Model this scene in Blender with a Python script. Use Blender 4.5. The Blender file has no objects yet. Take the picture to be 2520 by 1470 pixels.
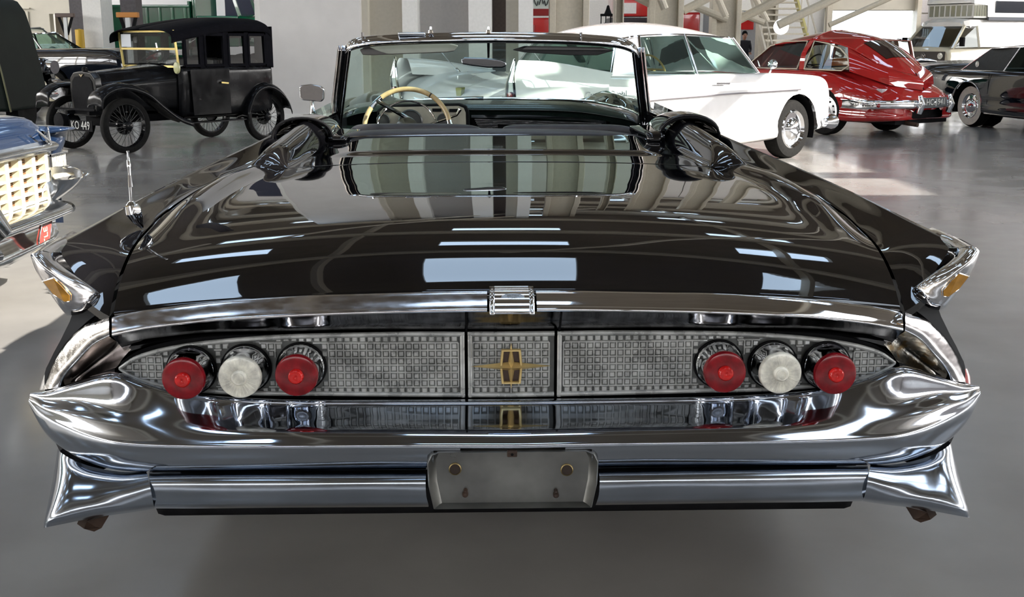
import bpy, bmesh, math, random
import numpy as np
from mathutils import Vector, Matrix
C = bpy.context.scene.collection
PI = math.pi
random.seed(4)

# ------------------------------------------------------------------ camera, sky, sun, exposure
FOC, CAMH, HORIZ = 2800.0, 1.35, 100.0
TH = math.atan((735 - HORIZ) / FOC)
COSP, SINP = math.cos(TH), math.sin(TH)
cd = bpy.data.cameras.new('camera'); cam = bpy.data.objects.new('camera', cd); C.objects.link(cam)
cd.sensor_width = 36; cd.lens = FOC / 2520 * 36; cd.clip_end = 300; cd.clip_start = 0.05
cam.location = (0, 0, CAMH); cam.rotation_euler = (PI / 2 - TH, 0, 0)
bpy.context.scene.camera = cam
sc = bpy.context.scene
sc.view_settings.view_transform = 'Standard'; sc.view_settings.look = 'None'
sc.view_settings.exposure = 0.45; sc.view_settings.gamma = 1; sc.view_settings.use_curve_mapping = False
w = bpy.data.worlds.new('sky'); sc.world = w; w.use_nodes = True
bg = w.node_tree.nodes['Background']; bg.inputs[0].default_value = (0.78, 0.88, 1.0, 1); bg.inputs[1].default_value = 3.5
SUNV = Vector((0.78, -0.30, 0.58)).normalized()      # direction towards the sun
sl = bpy.data.lights.new('sun', 'SUN'); sl.energy = 11; sl.angle = 0.009; sl.color = (1.0, 0.95, 0.86)
so = bpy.data.objects.new('sun', sl); C.objects.link(so); so.rotation_euler = SUNV.to_track_quat('Z', 'Y').to_euler(); so.location = (20, -5, 20)
SKYLIGHT = 4.0
CEIL = 7.5
sc.cycles.max_bounces = 8; sc.cycles.diffuse_bounces = 3; sc.cycles.glossy_bounces = 5; sc.cycles.transmission_bounces = 8
sc.cycles.transparent_max_bounces = 16; sc.cycles.caustics_reflective = False; sc.cycles.caustics_refractive = False
sc.cycles.use_denoising = True; sc.cycles.sample_clamp_indirect = 4.0

# ------------------------------------------------------------------ pixel -> place helpers (measure the photograph once; every point gets its own distance)
def ray(px, py):
    a = (px - 1260) / FOC; b = -(py - 735) / FOC
    return a, COSP + b * SINP, -SINP + b * COSP
def ground(px, py, z=0.0):
    r = ray(px, py); t = (z - CAMH) / r[2]; return Vector((r[0] * t, r[1] * t, z))
def atY(px, py, Y):
    r = ray(px, py); t = Y / r[1]; return Vector((r[0] * t, Y, CAMH + r[2] * t))

# ------------------------------------------------------------------ materials
MATS = {}
def mat(name, col, rough=0.5, metal=0.0, ior=1.5, coat=0.0, noise=0.0, nscale=20.0, col2=None, rvar=0.0, bump=0.0, bscale=200.0,
        emit=None, estr=0.0, trans=0.0, alpha=1.0, detail=4.0, lo=0.35, hi=0.65, stretch=(1, 1, 1)):
    if name in MATS: return MATS[name]
    m = bpy.data.materials.new(name); m.use_nodes = True; nt = m.node_tree; b = nt.nodes['Principled BSDF']
    b.inputs['Base Color'].default_value = (*col, 1); b.inputs['Roughness'].default_value = rough; b.inputs['Metallic'].default_value = metal
    b.inputs['IOR'].default_value = ior; b.inputs['Coat Weight'].default_value = coat; b.inputs['Coat Roughness'].default_value = 0.02
    b.inputs['Transmission Weight'].default_value = trans; b.inputs['Alpha'].default_value = alpha
    if emit: b.inputs['Emission Color'].default_value = (*emit, 1); b.inputs['Emission Strength'].default_value = estr
    tc = nt.nodes.new('ShaderNodeTexCoord'); mp = nt.nodes.new('ShaderNodeMapping'); mp.inputs['Scale'].default_value = stretch
    nt.links.new(tc.outputs['Object'], mp.inputs[0])
    n = nt.nodes.new('ShaderNodeTexNoise'); n.inputs['Scale'].default_value = nscale; n.inputs['Detail'].default_value = detail
    nt.links.new(mp.outputs[0], n.inputs['Vector'])
    if noise > 0 or col2:
        rp = nt.nodes.new('ShaderNodeValToRGB'); c2 = col2 or tuple(min(1, c * (1 + noise)) for c in col); c1 = col if col2 else tuple(c * (1 - noise) for c in col)
        rp.color_ramp.elements[0].position = lo; rp.color_ramp.elements[1].position = hi
        rp.color_ramp.elements[0].color = (*c1, 1); rp.color_ramp.elements[1].color = (*c2, 1)
        nt.links.new(n.outputs['Fac'], rp.inputs[0]); nt.links.new(rp.outputs[0], b.inputs['Base Color'])
    if rvar > 0:
        mr = nt.nodes.new('ShaderNodeMapRange'); mr.inputs[1].default_value = 0.3; mr.inputs[2].default_value = 0.7
        mr.inputs[3].default_value = max(0.01, rough - rvar); mr.inputs[4].default_value = rough + rvar
        nt.links.new(n.outputs['Fac'], mr.inputs[0]); nt.links.new(mr.outputs[0], b.inputs['Roughness'])
    if bump > 0:
        n2 = nt.nodes.new('ShaderNodeTexNoise'); n2.inputs['Scale'].default_value = bscale; nt.links.new(mp.outputs[0], n2.inputs['Vector'])
        bp = nt.nodes.new('ShaderNodeBump'); bp.inputs['Strength'].default_value = bump; bp.inputs['Distance'].default_value = 0.002
        nt.links.new(n2.outputs['Fac'], bp.inputs['Height']); nt.links.new(bp.outputs[0], b.inputs['Normal'])
    MATS[name] = m; return m
def glassmat(name, tint, rough=0.0):
    """thin pane: tinted see-through plus a mirror-like sheen"""
    if name in MATS: return MATS[name]
    m = bpy.data.materials.new(name); m.use_nodes = True; nt = m.node_tree; nt.nodes.clear()
    o = nt.nodes.new('ShaderNodeOutputMaterial'); mx = nt.nodes.new('ShaderNodeMixShader'); t = nt.nodes.new('ShaderNodeBsdfTransparent')
    g = nt.nodes.new('ShaderNodeBsdfGlossy'); f = nt.nodes.new('ShaderNodeFresnel'); f.inputs[0].default_value = 1.45
    t.inputs[0].default_value = (*tint, 1); g.inputs['Roughness'].default_value = rough + 0.01; g.inputs[0].default_value = (0.9, 0.95, 0.95, 1)
    nt.links.new(f.outputs[0], mx.inputs[0]); nt.links.new(t.outputs[0], mx.inputs[1]); nt.links.new(g.outputs[0], mx.inputs[2]); nt.links.new(mx.outputs[0], o.inputs[0])
    MATS[name] = m; return m

PAINT = mat('black_paint', (0.004, 0.004, 0.005), 0.02, ior=1.62, noise=0.3, nscale=6)
CHROME = mat('chrome', (0.80, 0.81, 0.83), 0.045, 1.0, rvar=0.02, nscale=9)
CHROMEB = mat('bumper_chrome', (0.42, 0.455, 0.51), 0.07, 1.0, rvar=0.04, nscale=5)
CHROMES = mat('satin_bumper_chrome', (0.36, 0.40, 0.46), 0.15, 1.0, rvar=0.05, nscale=7, noise=0.08)
CHROMEW = mat('worn_chrome', (0.66, 0.65, 0.66), 0.16, 1.0, rvar=0.06, nscale=30, noise=0.12, stretch=(1, 1, 4))
PITTED = mat('pitted_chrome', (0.62, 0.60, 0.58), 0.16, 1.0, noise=0.35, nscale=60, rvar=0.1, bump=0.15, bscale=400)
RUSTY = mat('rusty_chrome', (0.62, 0.60, 0.55), 0.22, 1.0, col2=(0.30, 0.20, 0.09), nscale=28, lo=0.48, hi=0.62, rvar=0.12, bump=0.6, bscale=60)
DARKCH = mat('tarnished_chrome', (0.46, 0.41, 0.39), 0.22, 1.0, noise=0.4, nscale=12, rvar=0.05)
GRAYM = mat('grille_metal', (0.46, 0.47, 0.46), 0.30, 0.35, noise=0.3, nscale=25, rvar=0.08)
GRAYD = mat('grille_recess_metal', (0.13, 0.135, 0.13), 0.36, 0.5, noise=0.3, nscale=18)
GOLD = mat('gold_metal', (0.80, 0.60, 0.26), 0.30, 0.6, noise=0.15)
AMBER = mat('amber_reflector', (0.42, 0.20, 0.02), 0.35, coat=0.6, noise=0.25, nscale=30)
REDL = mat('red_lens', (0.22, 0.003, 0.008), 0.22, coat=0.25, noise=0.3, nscale=40)
REDC = mat('red_lens_button', (0.60, 0.012, 0.010), 0.22, coat=0.3, noise=0.2, nscale=60)
WHITEL = mat('clear_ribbed_lens', (0.80, 0.78, 0.69), 0.25, coat=0.4, noise=0.25, nscale=50)
PLATEM = mat('bare_plate_metal', (0.20, 0.20, 0.19), 0.34, 0.8, noise=0.35, nscale=7, rvar=0.1)
RUST = mat('brown_rust', (0.045, 0.025, 0.016), 0.8, noise=0.4)
BLACK = mat('matt_black', (0.008, 0.008, 0.009), 0.8, ior=1.18, noise=0.2)
RUBBER = mat('tyre_rubber', (0.011, 0.0105, 0.010), 0.85, ior=1.25, noise=0.2, nscale=30, bump=0.2)
VINYL = mat('grey_vinyl', (0.045, 0.045, 0.050), 0.42, noise=0.15, bump=0.2, bscale=300)
DASH = mat('dark_green_dash', (0.010, 0.017, 0.015), 0.25, coat=0.3, noise=0.2)
IVORY = mat('ivory_plastic', (0.50, 0.36, 0.18), 0.25, coat=0.6, noise=0.15)
TINT = glassmat('green_tinted_glass', (0.74, 0.90, 0.84))
CLEAR = glassmat('clear_glass', (0.88, 0.92, 0.90))
DARKGL = glassmat('smoked_glass', (0.35, 0.40, 0.40))
def paint(name, col, rough=0.03, noise=0.06): return mat(name, col, rough, ior=1.5, coat=0.8, noise=noise, nscale=3)

# ------------------------------------------------------------------ mesh helpers
def mk(name, V, F, m, parent=None, smooth=True, kind=None, label=None):
    me = bpy.data.meshes.new(name); me.from_pydata([tuple(v) for v in V], [], [tuple(f) for f in F]); me.update()
    if smooth: me.polygons.foreach_set('use_smooth', [True] * len(me.polygons))
    me.materials.append(m)
    o = bpy.data.objects.new(name, me); C.objects.link(o)
    if parent: o.parent = parent
    if kind: o['kind'] = kind
    if label: o['label'] = label
    return o
def thing(name, label, cat, loc=(0, 0, 0), rz=0.0, group=None, scale=1.0):
    o = bpy.data.objects.new(name, None); C.objects.link(o); o.location = loc; o.rotation_euler = (0, 0, rz); o.scale = (scale,) * 3
    o['label'] = label; o['category'] = cat
    if group: o['group'] = group
    return o
def tag(o, label, cat, group=None):
    o['label'] = label; o['category'] = cat
    if group: o['group'] = group
    return o
def cr(P, n):
    """Catmull-Rom through P (K,3) with n pieces per span"""
    P = np.asarray(P, float); K = len(P)
    if K < 3:
        t = np.linspace(0, 1, n * (K - 1) + 1)[:, None]; return P[0] * (1 - t) + P[-1] * t
    E = np.vstack([2 * P[0] - P[1], P, 2 * P[-1] - P[-2]]); out = []
    for i in range(K - 1):
        p0, p1, p2, p3 = E[i:i + 4]
        for k in range(n):
            t = k / n
            out.append(0.5 * (2 * p1 + (p2 - p0) * t + (2 * p0 - 5 * p1 + 4 * p2 - p3) * t * t + (3 * p1 - p0 - 3 * p2 + p3) * t ** 3))
    out.append(P[-1]); return np.array(out)
def fine(G, nr, nk):
    G = np.asarray(G, float); A = np.array([cr(row, nk) for row in G])          # along stations
    return np.array([cr(A[:, j], nr) for j in range(A.shape[1])]).transpose(1, 0, 2)
def gridVF(A, closed=False):
    A = np.asarray(A); R, K = A.shape[:2]; V = A.reshape(-1, 3); F = []
    for i in range(R - 1):
        for j in range(K - (0 if closed else 1)):
            j2 = (j + 1) % K; F.append((i * K + j, i * K + j2, (i + 1) * K + j2, (i + 1) * K + j))
    return V, F
def mirx(A): B = np.array(A, float); B[..., 0] *= -1; return B
def miry(A): B = np.array(A, float); B[..., 1] *= -1; return B
class MB:
    def __init__(s): s.V = []; s.F = []
    def add(s, V, F):
        o = len(s.V); s.V += [tuple(v) for v in V]; s.F += [tuple(i + o for i in f) for f in F]; return s
    def grid(s, A, closed=False): return s.add(*gridVF(A, closed))
    def box(s, x0, x1, y0, y1, z0, z1, M=None):
        V = [(x, y, z) for z in (z0, z1) for y in (y0, y1) for x in (x0, x1)]
        if M: V = [M @ Vector(v) for v in V]
        return s.add(V, [(0, 2, 3, 1), (4, 5, 7, 6), (0, 1, 5, 4), (2, 6, 7, 3), (0, 4, 6, 2), (1, 3, 7, 5)])
    def tube(s, P, r, n=10, cap=True, sx=1.0):
        P = [Vector(p) for p in P]; R = r if hasattr(r, '__len__') else [r] * len(P); rings = []; up = Vector((0, 0, 1)); prev = None
        for i, p in enumerate(P):
            d = (P[min(i + 1, len(P) - 1)] - P[max(i - 1, 0)]).normalized()
            if prev is None:
                a = d.cross(up)
                if a.length < 1e-3: a = d.cross(Vector((1, 0, 0)))
            else: a = prev - d * prev.dot(d)
            a.normalize(); prev = a; b = d.cross(a)
            rings.append([p + (a * math.cos(2 * PI * k / n) * sx + b * math.sin(2 * PI * k / n)) * R[i] for k in range(n)])
        o = len(s.V); s.grid([[tuple(v) for v in ring] for ring in rings], True)
        if cap: s.F.append(tuple(o + k for k in range(n))); s.F.append(tuple(o + (len(P) - 1) * n + k for k in range(n - 1, -1, -1)))
        return s
    def bar(s, p, q, w, h=None):
        h = h or w; p = Vector(p); q = Vector(q); d = (q - p).normalized(); a = d.cross(Vector((0, 0, 1)))
        if a.length < 1e-3: a = Vector((1, 0, 0))
        a.normalize(); b = a.cross(d); V = []
        for c in (p, q):
            for sa, sb in ((-1, -1), (1, -1), (1, 1), (-1, 1)): V.append(c + a * sa * w / 2 + b * sb * h / 2)
        return s.add(V, [(3, 2, 1, 0), (4, 5, 6, 7), (0, 1, 5, 4), (1, 2, 6, 5), (2, 3, 7, 6), (3, 0, 4, 7)])
    def lathe(s, prof, c=(0, 0, 0), axis='y', n=32, a0=0, a1=2 * PI):
        """prof: (r, h) pairs; axis: h runs along it"""
        full = abs(a1 - a0 - 2 * PI) < 1e-6; m = n if full else n + 1; A = []
        for r, h in prof:
            row = []
            for k in range(m):
                t = a0 + (a1 - a0) * k / n; ca, sa = math.cos(t) * r, math.sin(t) * r
                row.append({'y': (c[0] + ca, c[1] + h, c[2] + sa), 'z': (c[0] + ca, c[1] + sa, c[2] + h), 'x': (c[0] + h, c[1] + ca, c[2] + sa)}[axis])
            A.append(row)
        return s.grid(A, full)
    def prism(s, pts, f0, f1):
        """outline pts swept from f0(p) to f1(p)"""
        n = len(pts); V = [f0(p) for p in pts] + [f1(p) for p in pts]
        return s.add(V, [tuple(range(n - 1, -1, -1)), tuple(range(n, 2 * n))] + [(i, (i + 1) % n, n + (i + 1) % n, n + i) for i in range(n)])
    def mk(s, name, m, parent=None, smooth=False, bevel=0.0, kind=None, label=None, auto=True):
        o = mk(name, s.V, s.F, m, parent, smooth, kind, label)
        if bevel:
            b = o.modifiers.new('b', 'BEVEL'); b.width = bevel; b.segments = 2; b.limit_method = 'ANGLE'; b.angle_limit = 0.6
            o.data.polygons.foreach_set('use_smooth', [True] * len(o.data.polygons)); o.modifiers.new('w', 'WEIGHTED_NORMAL')
        elif smooth and auto: o.data.set_sharp_from_angle(angle=0.7)
        return o
def surf(name, G, m, parent=None, nr=4, nk=4, mirror=None, thick=0.0, kind=None, label=None, sub=True):
    A = fine(G, nr, nk) if sub else np.asarray(G, float); b = MB(); b.grid(A)
    if mirror == 'x': b.grid(mirx(A)[:, ::-1])
    if mirror == 'y': b.grid(miry(A)[:, ::-1])
    o = b.mk(name, m, parent, True, kind=kind, label=label, auto=False)
    if thick: s = o.modifiers.new('s', 'SOLIDIFY'); s.thickness = abs(thick); s.offset = -1 if thick > 0 else 1
    return o
def text(s, name, size, m, parent, loc, rot, ext=0.001, align='CENTER', sx=1.0, label=None):
    cu = bpy.data.curves.new(name, 'FONT'); cu.body = s; cu.size = size; cu.extrude = ext; cu.align_x = align; cu.align_y = 'CENTER'; cu.resolution_u = 2
    cu.materials.append(m); o = bpy.data.objects.new(name, cu); C.objects.link(o); o.parent = parent; o.location = loc; o.rotation_euler = rot; o.scale = (sx, 1, 1)
    me = bpy.data.meshes.new_from_object(o); me.name = name; q = bpy.data.objects.new(name, me); C.objects.link(q); q.parent = parent; q.location = loc; q.rotation_euler = rot; q.scale = (sx, 1, 1)
    bpy.data.objects.remove(o); bpy.data.curves.remove(cu)
    return q
def ell(cx, cy, rx, ry, n, a0=0, a1=2 * PI, p=1.0):
    out = []
    for k in range(n):
        t = a0 + (a1 - a0) * k / n; c, s_ = math.cos(t), math.sin(t)
        out.append((cx + rx * math.copysign(abs(c) ** p, c), cy + ry * math.copysign(abs(s_) ** p, s_)))
    return out

# ------------------------------------------------------------------ the hall
CONC = mat('polished_concrete', (0.260, 0.248, 0.236), 0.20, noise=0.12, nscale=1.3, rvar=0.05, detail=8)
CEILM = mat('ceiling_board', (0.22, 0.185, 0.145), 0.8, noise=0.06, nscale=2)
BEAMM = mat('painted_beam', (0.50, 0.46, 0.38), 0.5, noise=0.05)
WALLG = mat('grey_white_plaster', (0.62, 0.60, 0.58), 0.7, noise=0.03, nscale=3)
WALLC = mat('cream_paint', (0.60, 0.56, 0.47), 0.6, noise=0.04, nscale=2)
WALLW = mat('white_paint', (0.74, 0.73, 0.70), 0.6, noise=0.03)
BEIGE = mat('beige_steel', (0.56, 0.51, 0.41), 0.45, noise=0.05)
LILAC = mat('pale_wall_sheet', (0.56, 0.53, 0.54), 0.55, noise=0.04)
DARKST = mat('dark_painted_steel', (0.035, 0.03, 0.035), 0.45, noise=0.2)
def S(o): o['kind'] = 'structure'; return o
X0, X1, Y0, Y1 = -24.0, 26.0, -14.0, 46.0
# floor: large slabs with a thin joint between them
fl = MB(); fl.box(X0, X1, Y0, Y1 + 30, -0.3, -0.004); S(fl.mk('floor', CONC)); FLOOR = bpy.data.objects['floor']
xs = [X0, -12.5, 12.5, X1]; ys = [Y0, -6, 10.1, 22.0, 34, Y1 + 30]
for i in range(len(xs) - 1):
    for j in range(len(ys) - 1):
        b = MB(); b.box(xs[i] + .003, xs[i + 1] - .003, ys[j] + .003, ys[j + 1] - .003, -0.02, 0); b.mk('slab', CONC, FLOOR)
# ceiling with gaps where the roof lights are
sky = []
for iy, y in enumerate(np.arange(-2.5, 40, 4.2)):
    for ix, x in enumerate(np.arange(-19.35, 22, 4.6)): sky.append((x, x + 1.8, y, y + .85))
def shift(x, y, z=0.3): t = (CEIL - z) / SUNV.z; return x + SUNV.x * t, y + SUNV.y * t
hx0, hy0 = shift(-4.3, 1.2); hx1, hy1 = shift(-1.25, 7.4)          # unseen opening added so sun falls on the floor left of the black convertible
gx0, gy0 = shift(-.4, 9.6, .8); gx1, gy1 = shift(5.2, 15.4, .8)   # unseen opening added so sun falls on the white coupe
holes = [(hx0, hx1, hy0, hy1), (gx0, gx1, gy0, gy1)]
sky = [s for s in sky if not any(s[1] > h[0] - .3 and s[0] < h[1] + .3 and s[3] > h[2] - .3 and s[2] < h[3] + .3 for h in holes)]
cells = sky + holes
gx = sorted({X0, X1} | {round(v, 4) for c in cells for v in c[:2]}); gy = sorted({Y0, Y1} | {round(v, 4) for c in cells for v in c[2:]})
V = []; F = []; idx = {}
for i, x in enumerate(gx):
    for j, y in enumerate(gy): idx[i, j] = len(V); V.append((x, y, CEIL))
n0 = len(V)
for i in range(len(gx) - 1):
    for j in range(len(gy) - 1):
        mx_, my_ = (gx[i] + gx[i + 1]) / 2, (gy[j] + gy[j + 1]) / 2
        if any(c[0] < mx_ < c[1] and c[2] < my_ < c[3] for c in cells): continue
        F.append((idx[i, j], idx[i, j + 1], idx[i + 1, j + 1], idx[i + 1, j]))
ce = mk('ceiling', V, F, CEILM, None, False, 'structure'); sm = ce.modifiers.new('s', 'SOLIDIFY'); sm.thickness = 0.25; sm.offset = -1
SKYM = mat('roof_light_panel', (0.8, 0.9, 1.0), 0.5, emit=(0.62, 0.82, 1.08), estr=SKYLIGHT)
pme = None
for n_, c in enumerate(sky):
    if pme is None: b = MB(); b.box(-.9, .9, -.425, .425, 0, .03); po = b.mk('roof_light', SKYM, ce); pme = po.data
    else: po = bpy.data.objects.new('roof_light', pme); C.objects.link(po); po.parent = ce
    po.location = ((c[0] + c[1]) / 2, (c[2] + c[3]) / 2, CEIL + .12)
# beams and braces under the ceiling
for k, y in enumerate((-9.6, -4.2, .9, 8.0, 12.9, 18.5, 24.1, 29.7, 35.3, 40.9)):
    b = MB(); b.box(X0, X1, y - .06, y + .06, CEIL - .55, CEIL); b.box(X0, X1, y - .16, y + .16, CEIL - .6, CEIL - .55); S(b.mk('roof_beam', BEAMM))
for x in (-9.2, -2.4, 4.4, 11.2, 18.0):
    b = MB(); b.box(x - .05, x + .05, Y0, Y1, CEIL - .3, CEIL); S(b.mk('roof_beam', BEAMM))
for k, (x, y) in enumerate(((-9, 7.3), (-4, 12.9), (0, 7.3), (4, 12.9), (8, 7.3), (-2, 18.5), (6, 18.5))):
    b = MB(); b.tube([(x, y, CEIL - .6), (x + 4, y + 5.6, CEIL - 1.1)], .09, 8); S(b.mk('roof_brace', BEAMM))
# outer walls, with unseen glowing window bands added to light hall and chrome
def wallband(name, axis, pos, t_, a0, a1, m, z0=3.4, z1=6.6, step=3.0, wm=None):
    def bx(b, u0, u1, za, zb_): (b.box(pos, pos + t_, u0, u1, za, zb_) if axis == 'x' else b.box(u0, u1, pos, pos + t_, za, zb_)) if t_ > 0 else (b.box(pos + t_, pos, u0, u1, za, zb_) if axis == 'x' else b.box(u0, u1, pos + t_, pos, za, zb_))
    b = MB(); bx(b, a0, a1, 0, z0); bx(b, a0, a1, z1, CEIL); w_ = S(b.mk(name, m)); n = int((a1 - a0) / step); st_ = (a1 - a0) / n
    for k in range(n):
        b = MB(); u = a0 + k * st_; t2 = t_ * .5; (b.box(pos + t2 * .5 if t2 > 0 else pos + t2, pos + t2 if t2 > 0 else pos + t2 * .5, u + .12, u + st_ - .12, z0, z1) if axis == 'x' else b.box(u + .12, u + st_ - .12, pos + min(t2, t2 * .5), pos + max(t2, t2 * .5), z0, z1)); b.mk('added_glow_pane', wm or GLOWM, w_)
        b = MB(); bx(b, u - .12, u + .12, z0, z1); b.mk('mullion', m, w_)
    return w_
GLOWM = mat('added_glow_window', (0.9, 0.93, 1.0), 0.5, emit=(1.0, 0.98, 0.95), estr=12.0)  # glow for the added side panes, brightening the hall
wallband('wall_left', 'x', X0, -.3, Y0, Y1, WALLC)
wallband('wall_right', 'x', X1, .3, Y0, Y1, LILAC)
wallband('wall_behind_camera', 'y', Y0, -.3, X0, X1, mat('brown_grey_wall', (.25, .23, .22), .7, noise=.05), 4.4, 5.6, wm=mat('added_dim_window', (0.9, 0.93, 1.0), 0.5, emit=(0.95, 0.97, 1.0), estr=5.0))  # dimmer added panes, put in for bright lines in the chrome

# ------------------------------------------------------------------ back of the hall: walls, columns, stairs
def pxbox(b, x0, x1, Y, D, z0=0, z1=CEIL, pt=60):
    a, c = atY(x0, pt, Y).x, atY(x1, pt, Y).x; b.box(a, c, Y, Y + D, z0, z1)
def strip(name, x0, x1, Y, D, m, **k):
    b = MB(); pxbox(b, x0, x1, Y, D, **k); return S(b.mk(name, m))
strip('wall_middle', 641, 887, 19.8, 6.0, WALLG)
strip('baseboard_middle', 641, 887, 19.77, .03, WALLW, z1=.12)
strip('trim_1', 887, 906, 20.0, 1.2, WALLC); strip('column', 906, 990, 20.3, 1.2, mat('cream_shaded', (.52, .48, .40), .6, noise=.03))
strip('trim_2', 990, 1027, 20.1, 1.2, WALLW); strip('wall_panel', 1027, 1153, 20.8, 1.0, mat('grey_panel', (.44, .42, .40), .6, noise=.03))
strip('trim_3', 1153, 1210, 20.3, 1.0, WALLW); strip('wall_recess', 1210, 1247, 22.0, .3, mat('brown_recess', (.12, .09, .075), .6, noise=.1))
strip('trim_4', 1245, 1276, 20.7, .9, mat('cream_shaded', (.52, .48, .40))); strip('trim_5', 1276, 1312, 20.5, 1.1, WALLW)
def ibeam(x0, x1, Y, name='column'):
    a, c = atY(x0, 60, Y).x, atY(x1, 60, Y).x; w_ = c - a; b = MB()
    b.box(a, a + w_ * .16, Y, Y + .5, 0, CEIL); b.box(c - w_ * .16, c, Y, Y + .5, 0, CEIL); b.box(a + w_ * .16, c - w_ * .16, Y + .16, Y + .24, 0, CEIL)
    return S(b.mk(name, BEIGE, bevel=.01))
for q in ((1352, 1450, 22.0), (1512, 1535, 26), (1598, 1682, 27.0), (1752, 1824, 31.0), (1868, 1914, 36.0)): ibeam(*q)
def brace(p, q, Y, r=.1):
    b = MB(); b.tube([atY(*p, Y), atY(*q, Y)], r, 10); return S(b.mk('steel_brace', BEIGE))
for p, q, Y, r in (((1560, -12), (1640, 30), 27.3, .1), ((1682, 26), (1760, -14), 27.5, .1), ((1700, 12), (1790, 48), 31, .1), ((1760, -20), (1786, 40), 30.5, .09),
                   ((1800, 58), (1940, -14), 31.4, .12), ((1822, 34), (1880, 56), 33, .09), ((1850, -20), (1888, 52), 34, .09), ((1915, 62), (2110, -30), 30, .11),
                   ((2040, 62), (2230, -22), 36, .08), ((1620, -20), (1636, 22), 26, .09)): brace(p, q, Y, r)
# staircase rising behind the red coupe
st = thing('staircase', 'beige open steel staircase rising behind the red coupe roof', 'staircase', atY(1970, 100, 33) * Vector((1, 1, 0)))
ox, oy = st.location.x, st.location.y
for k in range(15):
    b = MB(); b.box(-.66, .62, .26 * k, .26 * k + .24, .19 * (k + 1), .19 * (k + 1) + .05); b.mk('tread', BEIGE, st)
for sx, m_ in ((-.72, BEIGE), (.64, mat('yellow_edge', (.62, .55, .22), .5))):
    b = MB(); b.bar((sx, -.1, .05), (sx, 3.9, 2.95), .06, .24); b.mk('stringer', m_, st)
    b = MB(); b.bar((sx, 0, 1.0), (sx, 3.9, 3.9), .04, .05); [b.bar((sx, .9 * q, .2 + .66 * q), (sx, .9 * q, 1.0 + .66 * q), .03) for q in range(5)]; b.mk('handrail', BEIGE, st)
# far wall of upright sheet panels, with the big open door
YB = 46.0
def farpanel(x0, x1, z0, z1, m, name='panel', par=None):
    b = MB(); b.box(x0, x1, YB, YB + .12, z0, z1); return b.mk(name, m, par, bevel=.01)
dx0, dx1 = atY(2036, 60, YB).x, atY(2252, 60, YB).x; DTOP = atY(2100, 26, YB).z
wb = MB(); wb.box(X0, dx0, YB + .15, YB + .4, 0, CEIL); wb.box(dx1, X1, YB + .15, YB + .4, 0, CEIL); wb.box(dx0, dx1, YB + .15, YB + .4, DTOP, CEIL)
wb = S(wb.mk('wall_back', WALLC))
n_ = 0; xx = dx1
while xx < X1 - .1:
    z = 0
    while z < CEIL:
        farpanel(xx + .012, min(xx + 1.48, X1) - .012, z + .012, min(z + 1.18, CEIL) - .012, LILAC, 'siding_panel', wb); z += 1.2
    xx += 1.5
xx = X0
while xx < dx0 - .1: farpanel(xx + .01, min(xx + 2.4, dx0) - .01, 0, CEIL, WALLW, 'siding_panel', wb); xx += 2.42
for k in range(4): farpanel(dx0, dx1, DTOP + .02 + k * .6, DTOP + .6 + k * .6, WALLC, 'door_slat', wb)
for x, w_ in ((2254, .16), (2346, .12), (2432, .12), (2036, .2)):
    X = atY(x, 60, YB).x; b = MB(); b.box(X - w_ / 2, X + w_ / 2, YB - .3, YB, 0, CEIL); S(b.mk('wall_post', BEIGE if w_ > .13 else mat('brown_post', (.16, .10, .09), .5)))
b = MB(); b.box(atY(2250, 60, YB).x, X1, YB - .15, YB - .05, atY(2300, 75, YB).z, atY(2300, 72, YB).z); S(b.mk('wall_rail', mat('grey_rail', (.3, .28, .3), .5)))
b = MB(); b.tube([atY(2255, 112, YB - .5), atY(2375, -8, YB - .5)], .13, 10); S(b.mk('steel_brace', BEIGE))
# yard outside the open door
b = MB(); b.box(X0 - 20, X1 + 30, Y1 + 30, Y1 + 90, -.4, -.02); S(b.mk('ground_outside', mat('bright_yard', (.6, .58, .54), .8, noise=.1)))
# left back: cream wall, door, columns
YL = 34.0
a = atY(-40, 60, YL).x; c = atY(178, 60, YL).x; h0 = atY(123, 60, YL).x; h1 = atY(166, 60, YL).x; hz1 = atY(140, 34, YL).z; hz0 = 0
b = MB(); b.box(X0, h0, YL, YL + .3, 0, CEIL); b.box(h1, c, YL, YL + .3, 0, CEIL); b.box(h0, h1, YL, YL + .3, hz1, CEIL); b.box(h0, h1, YL + .5, YL + .6, 0, hz1); S(b.mk('wall_back_left', WALLC))
b = MB(); b.box(h0, h1, YL + .42, YL + .5, 0, hz1); S(b.mk('door_1', mat('taupe_door', (.27, .23, .19), .6, noise=.05)))
d = MB(); d.box(atY(36, 60, YL).x, atY(73, 60, YL).x, YL - .05, YL, 0, atY(50, 28, YL).z); S(d.mk('door_2', WALLC, bevel=.01))
d = MB(); d.box(atY(34, 60, YL).x, atY(78, 60, YL).x, YL - .09, YL, atY(50, 22, YL).z, atY(50, 19, YL).z); S(d.mk('trim_6', WALLC))
strip('column', 174, 205, 28, .5, DARKST); strip('column', 205, 251, 27.6, .8, WALLW); strip('column', 299, 338, 21.5, .35, DARKST)
strip('trim_7', 628, 642, 23, .3, WALLW)
YR = 44.0
strip('wall_far_left', 251, 640, YR, .3, mat('bright_white_wall', (.85, .86, .88), .6), z0=0)
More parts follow.
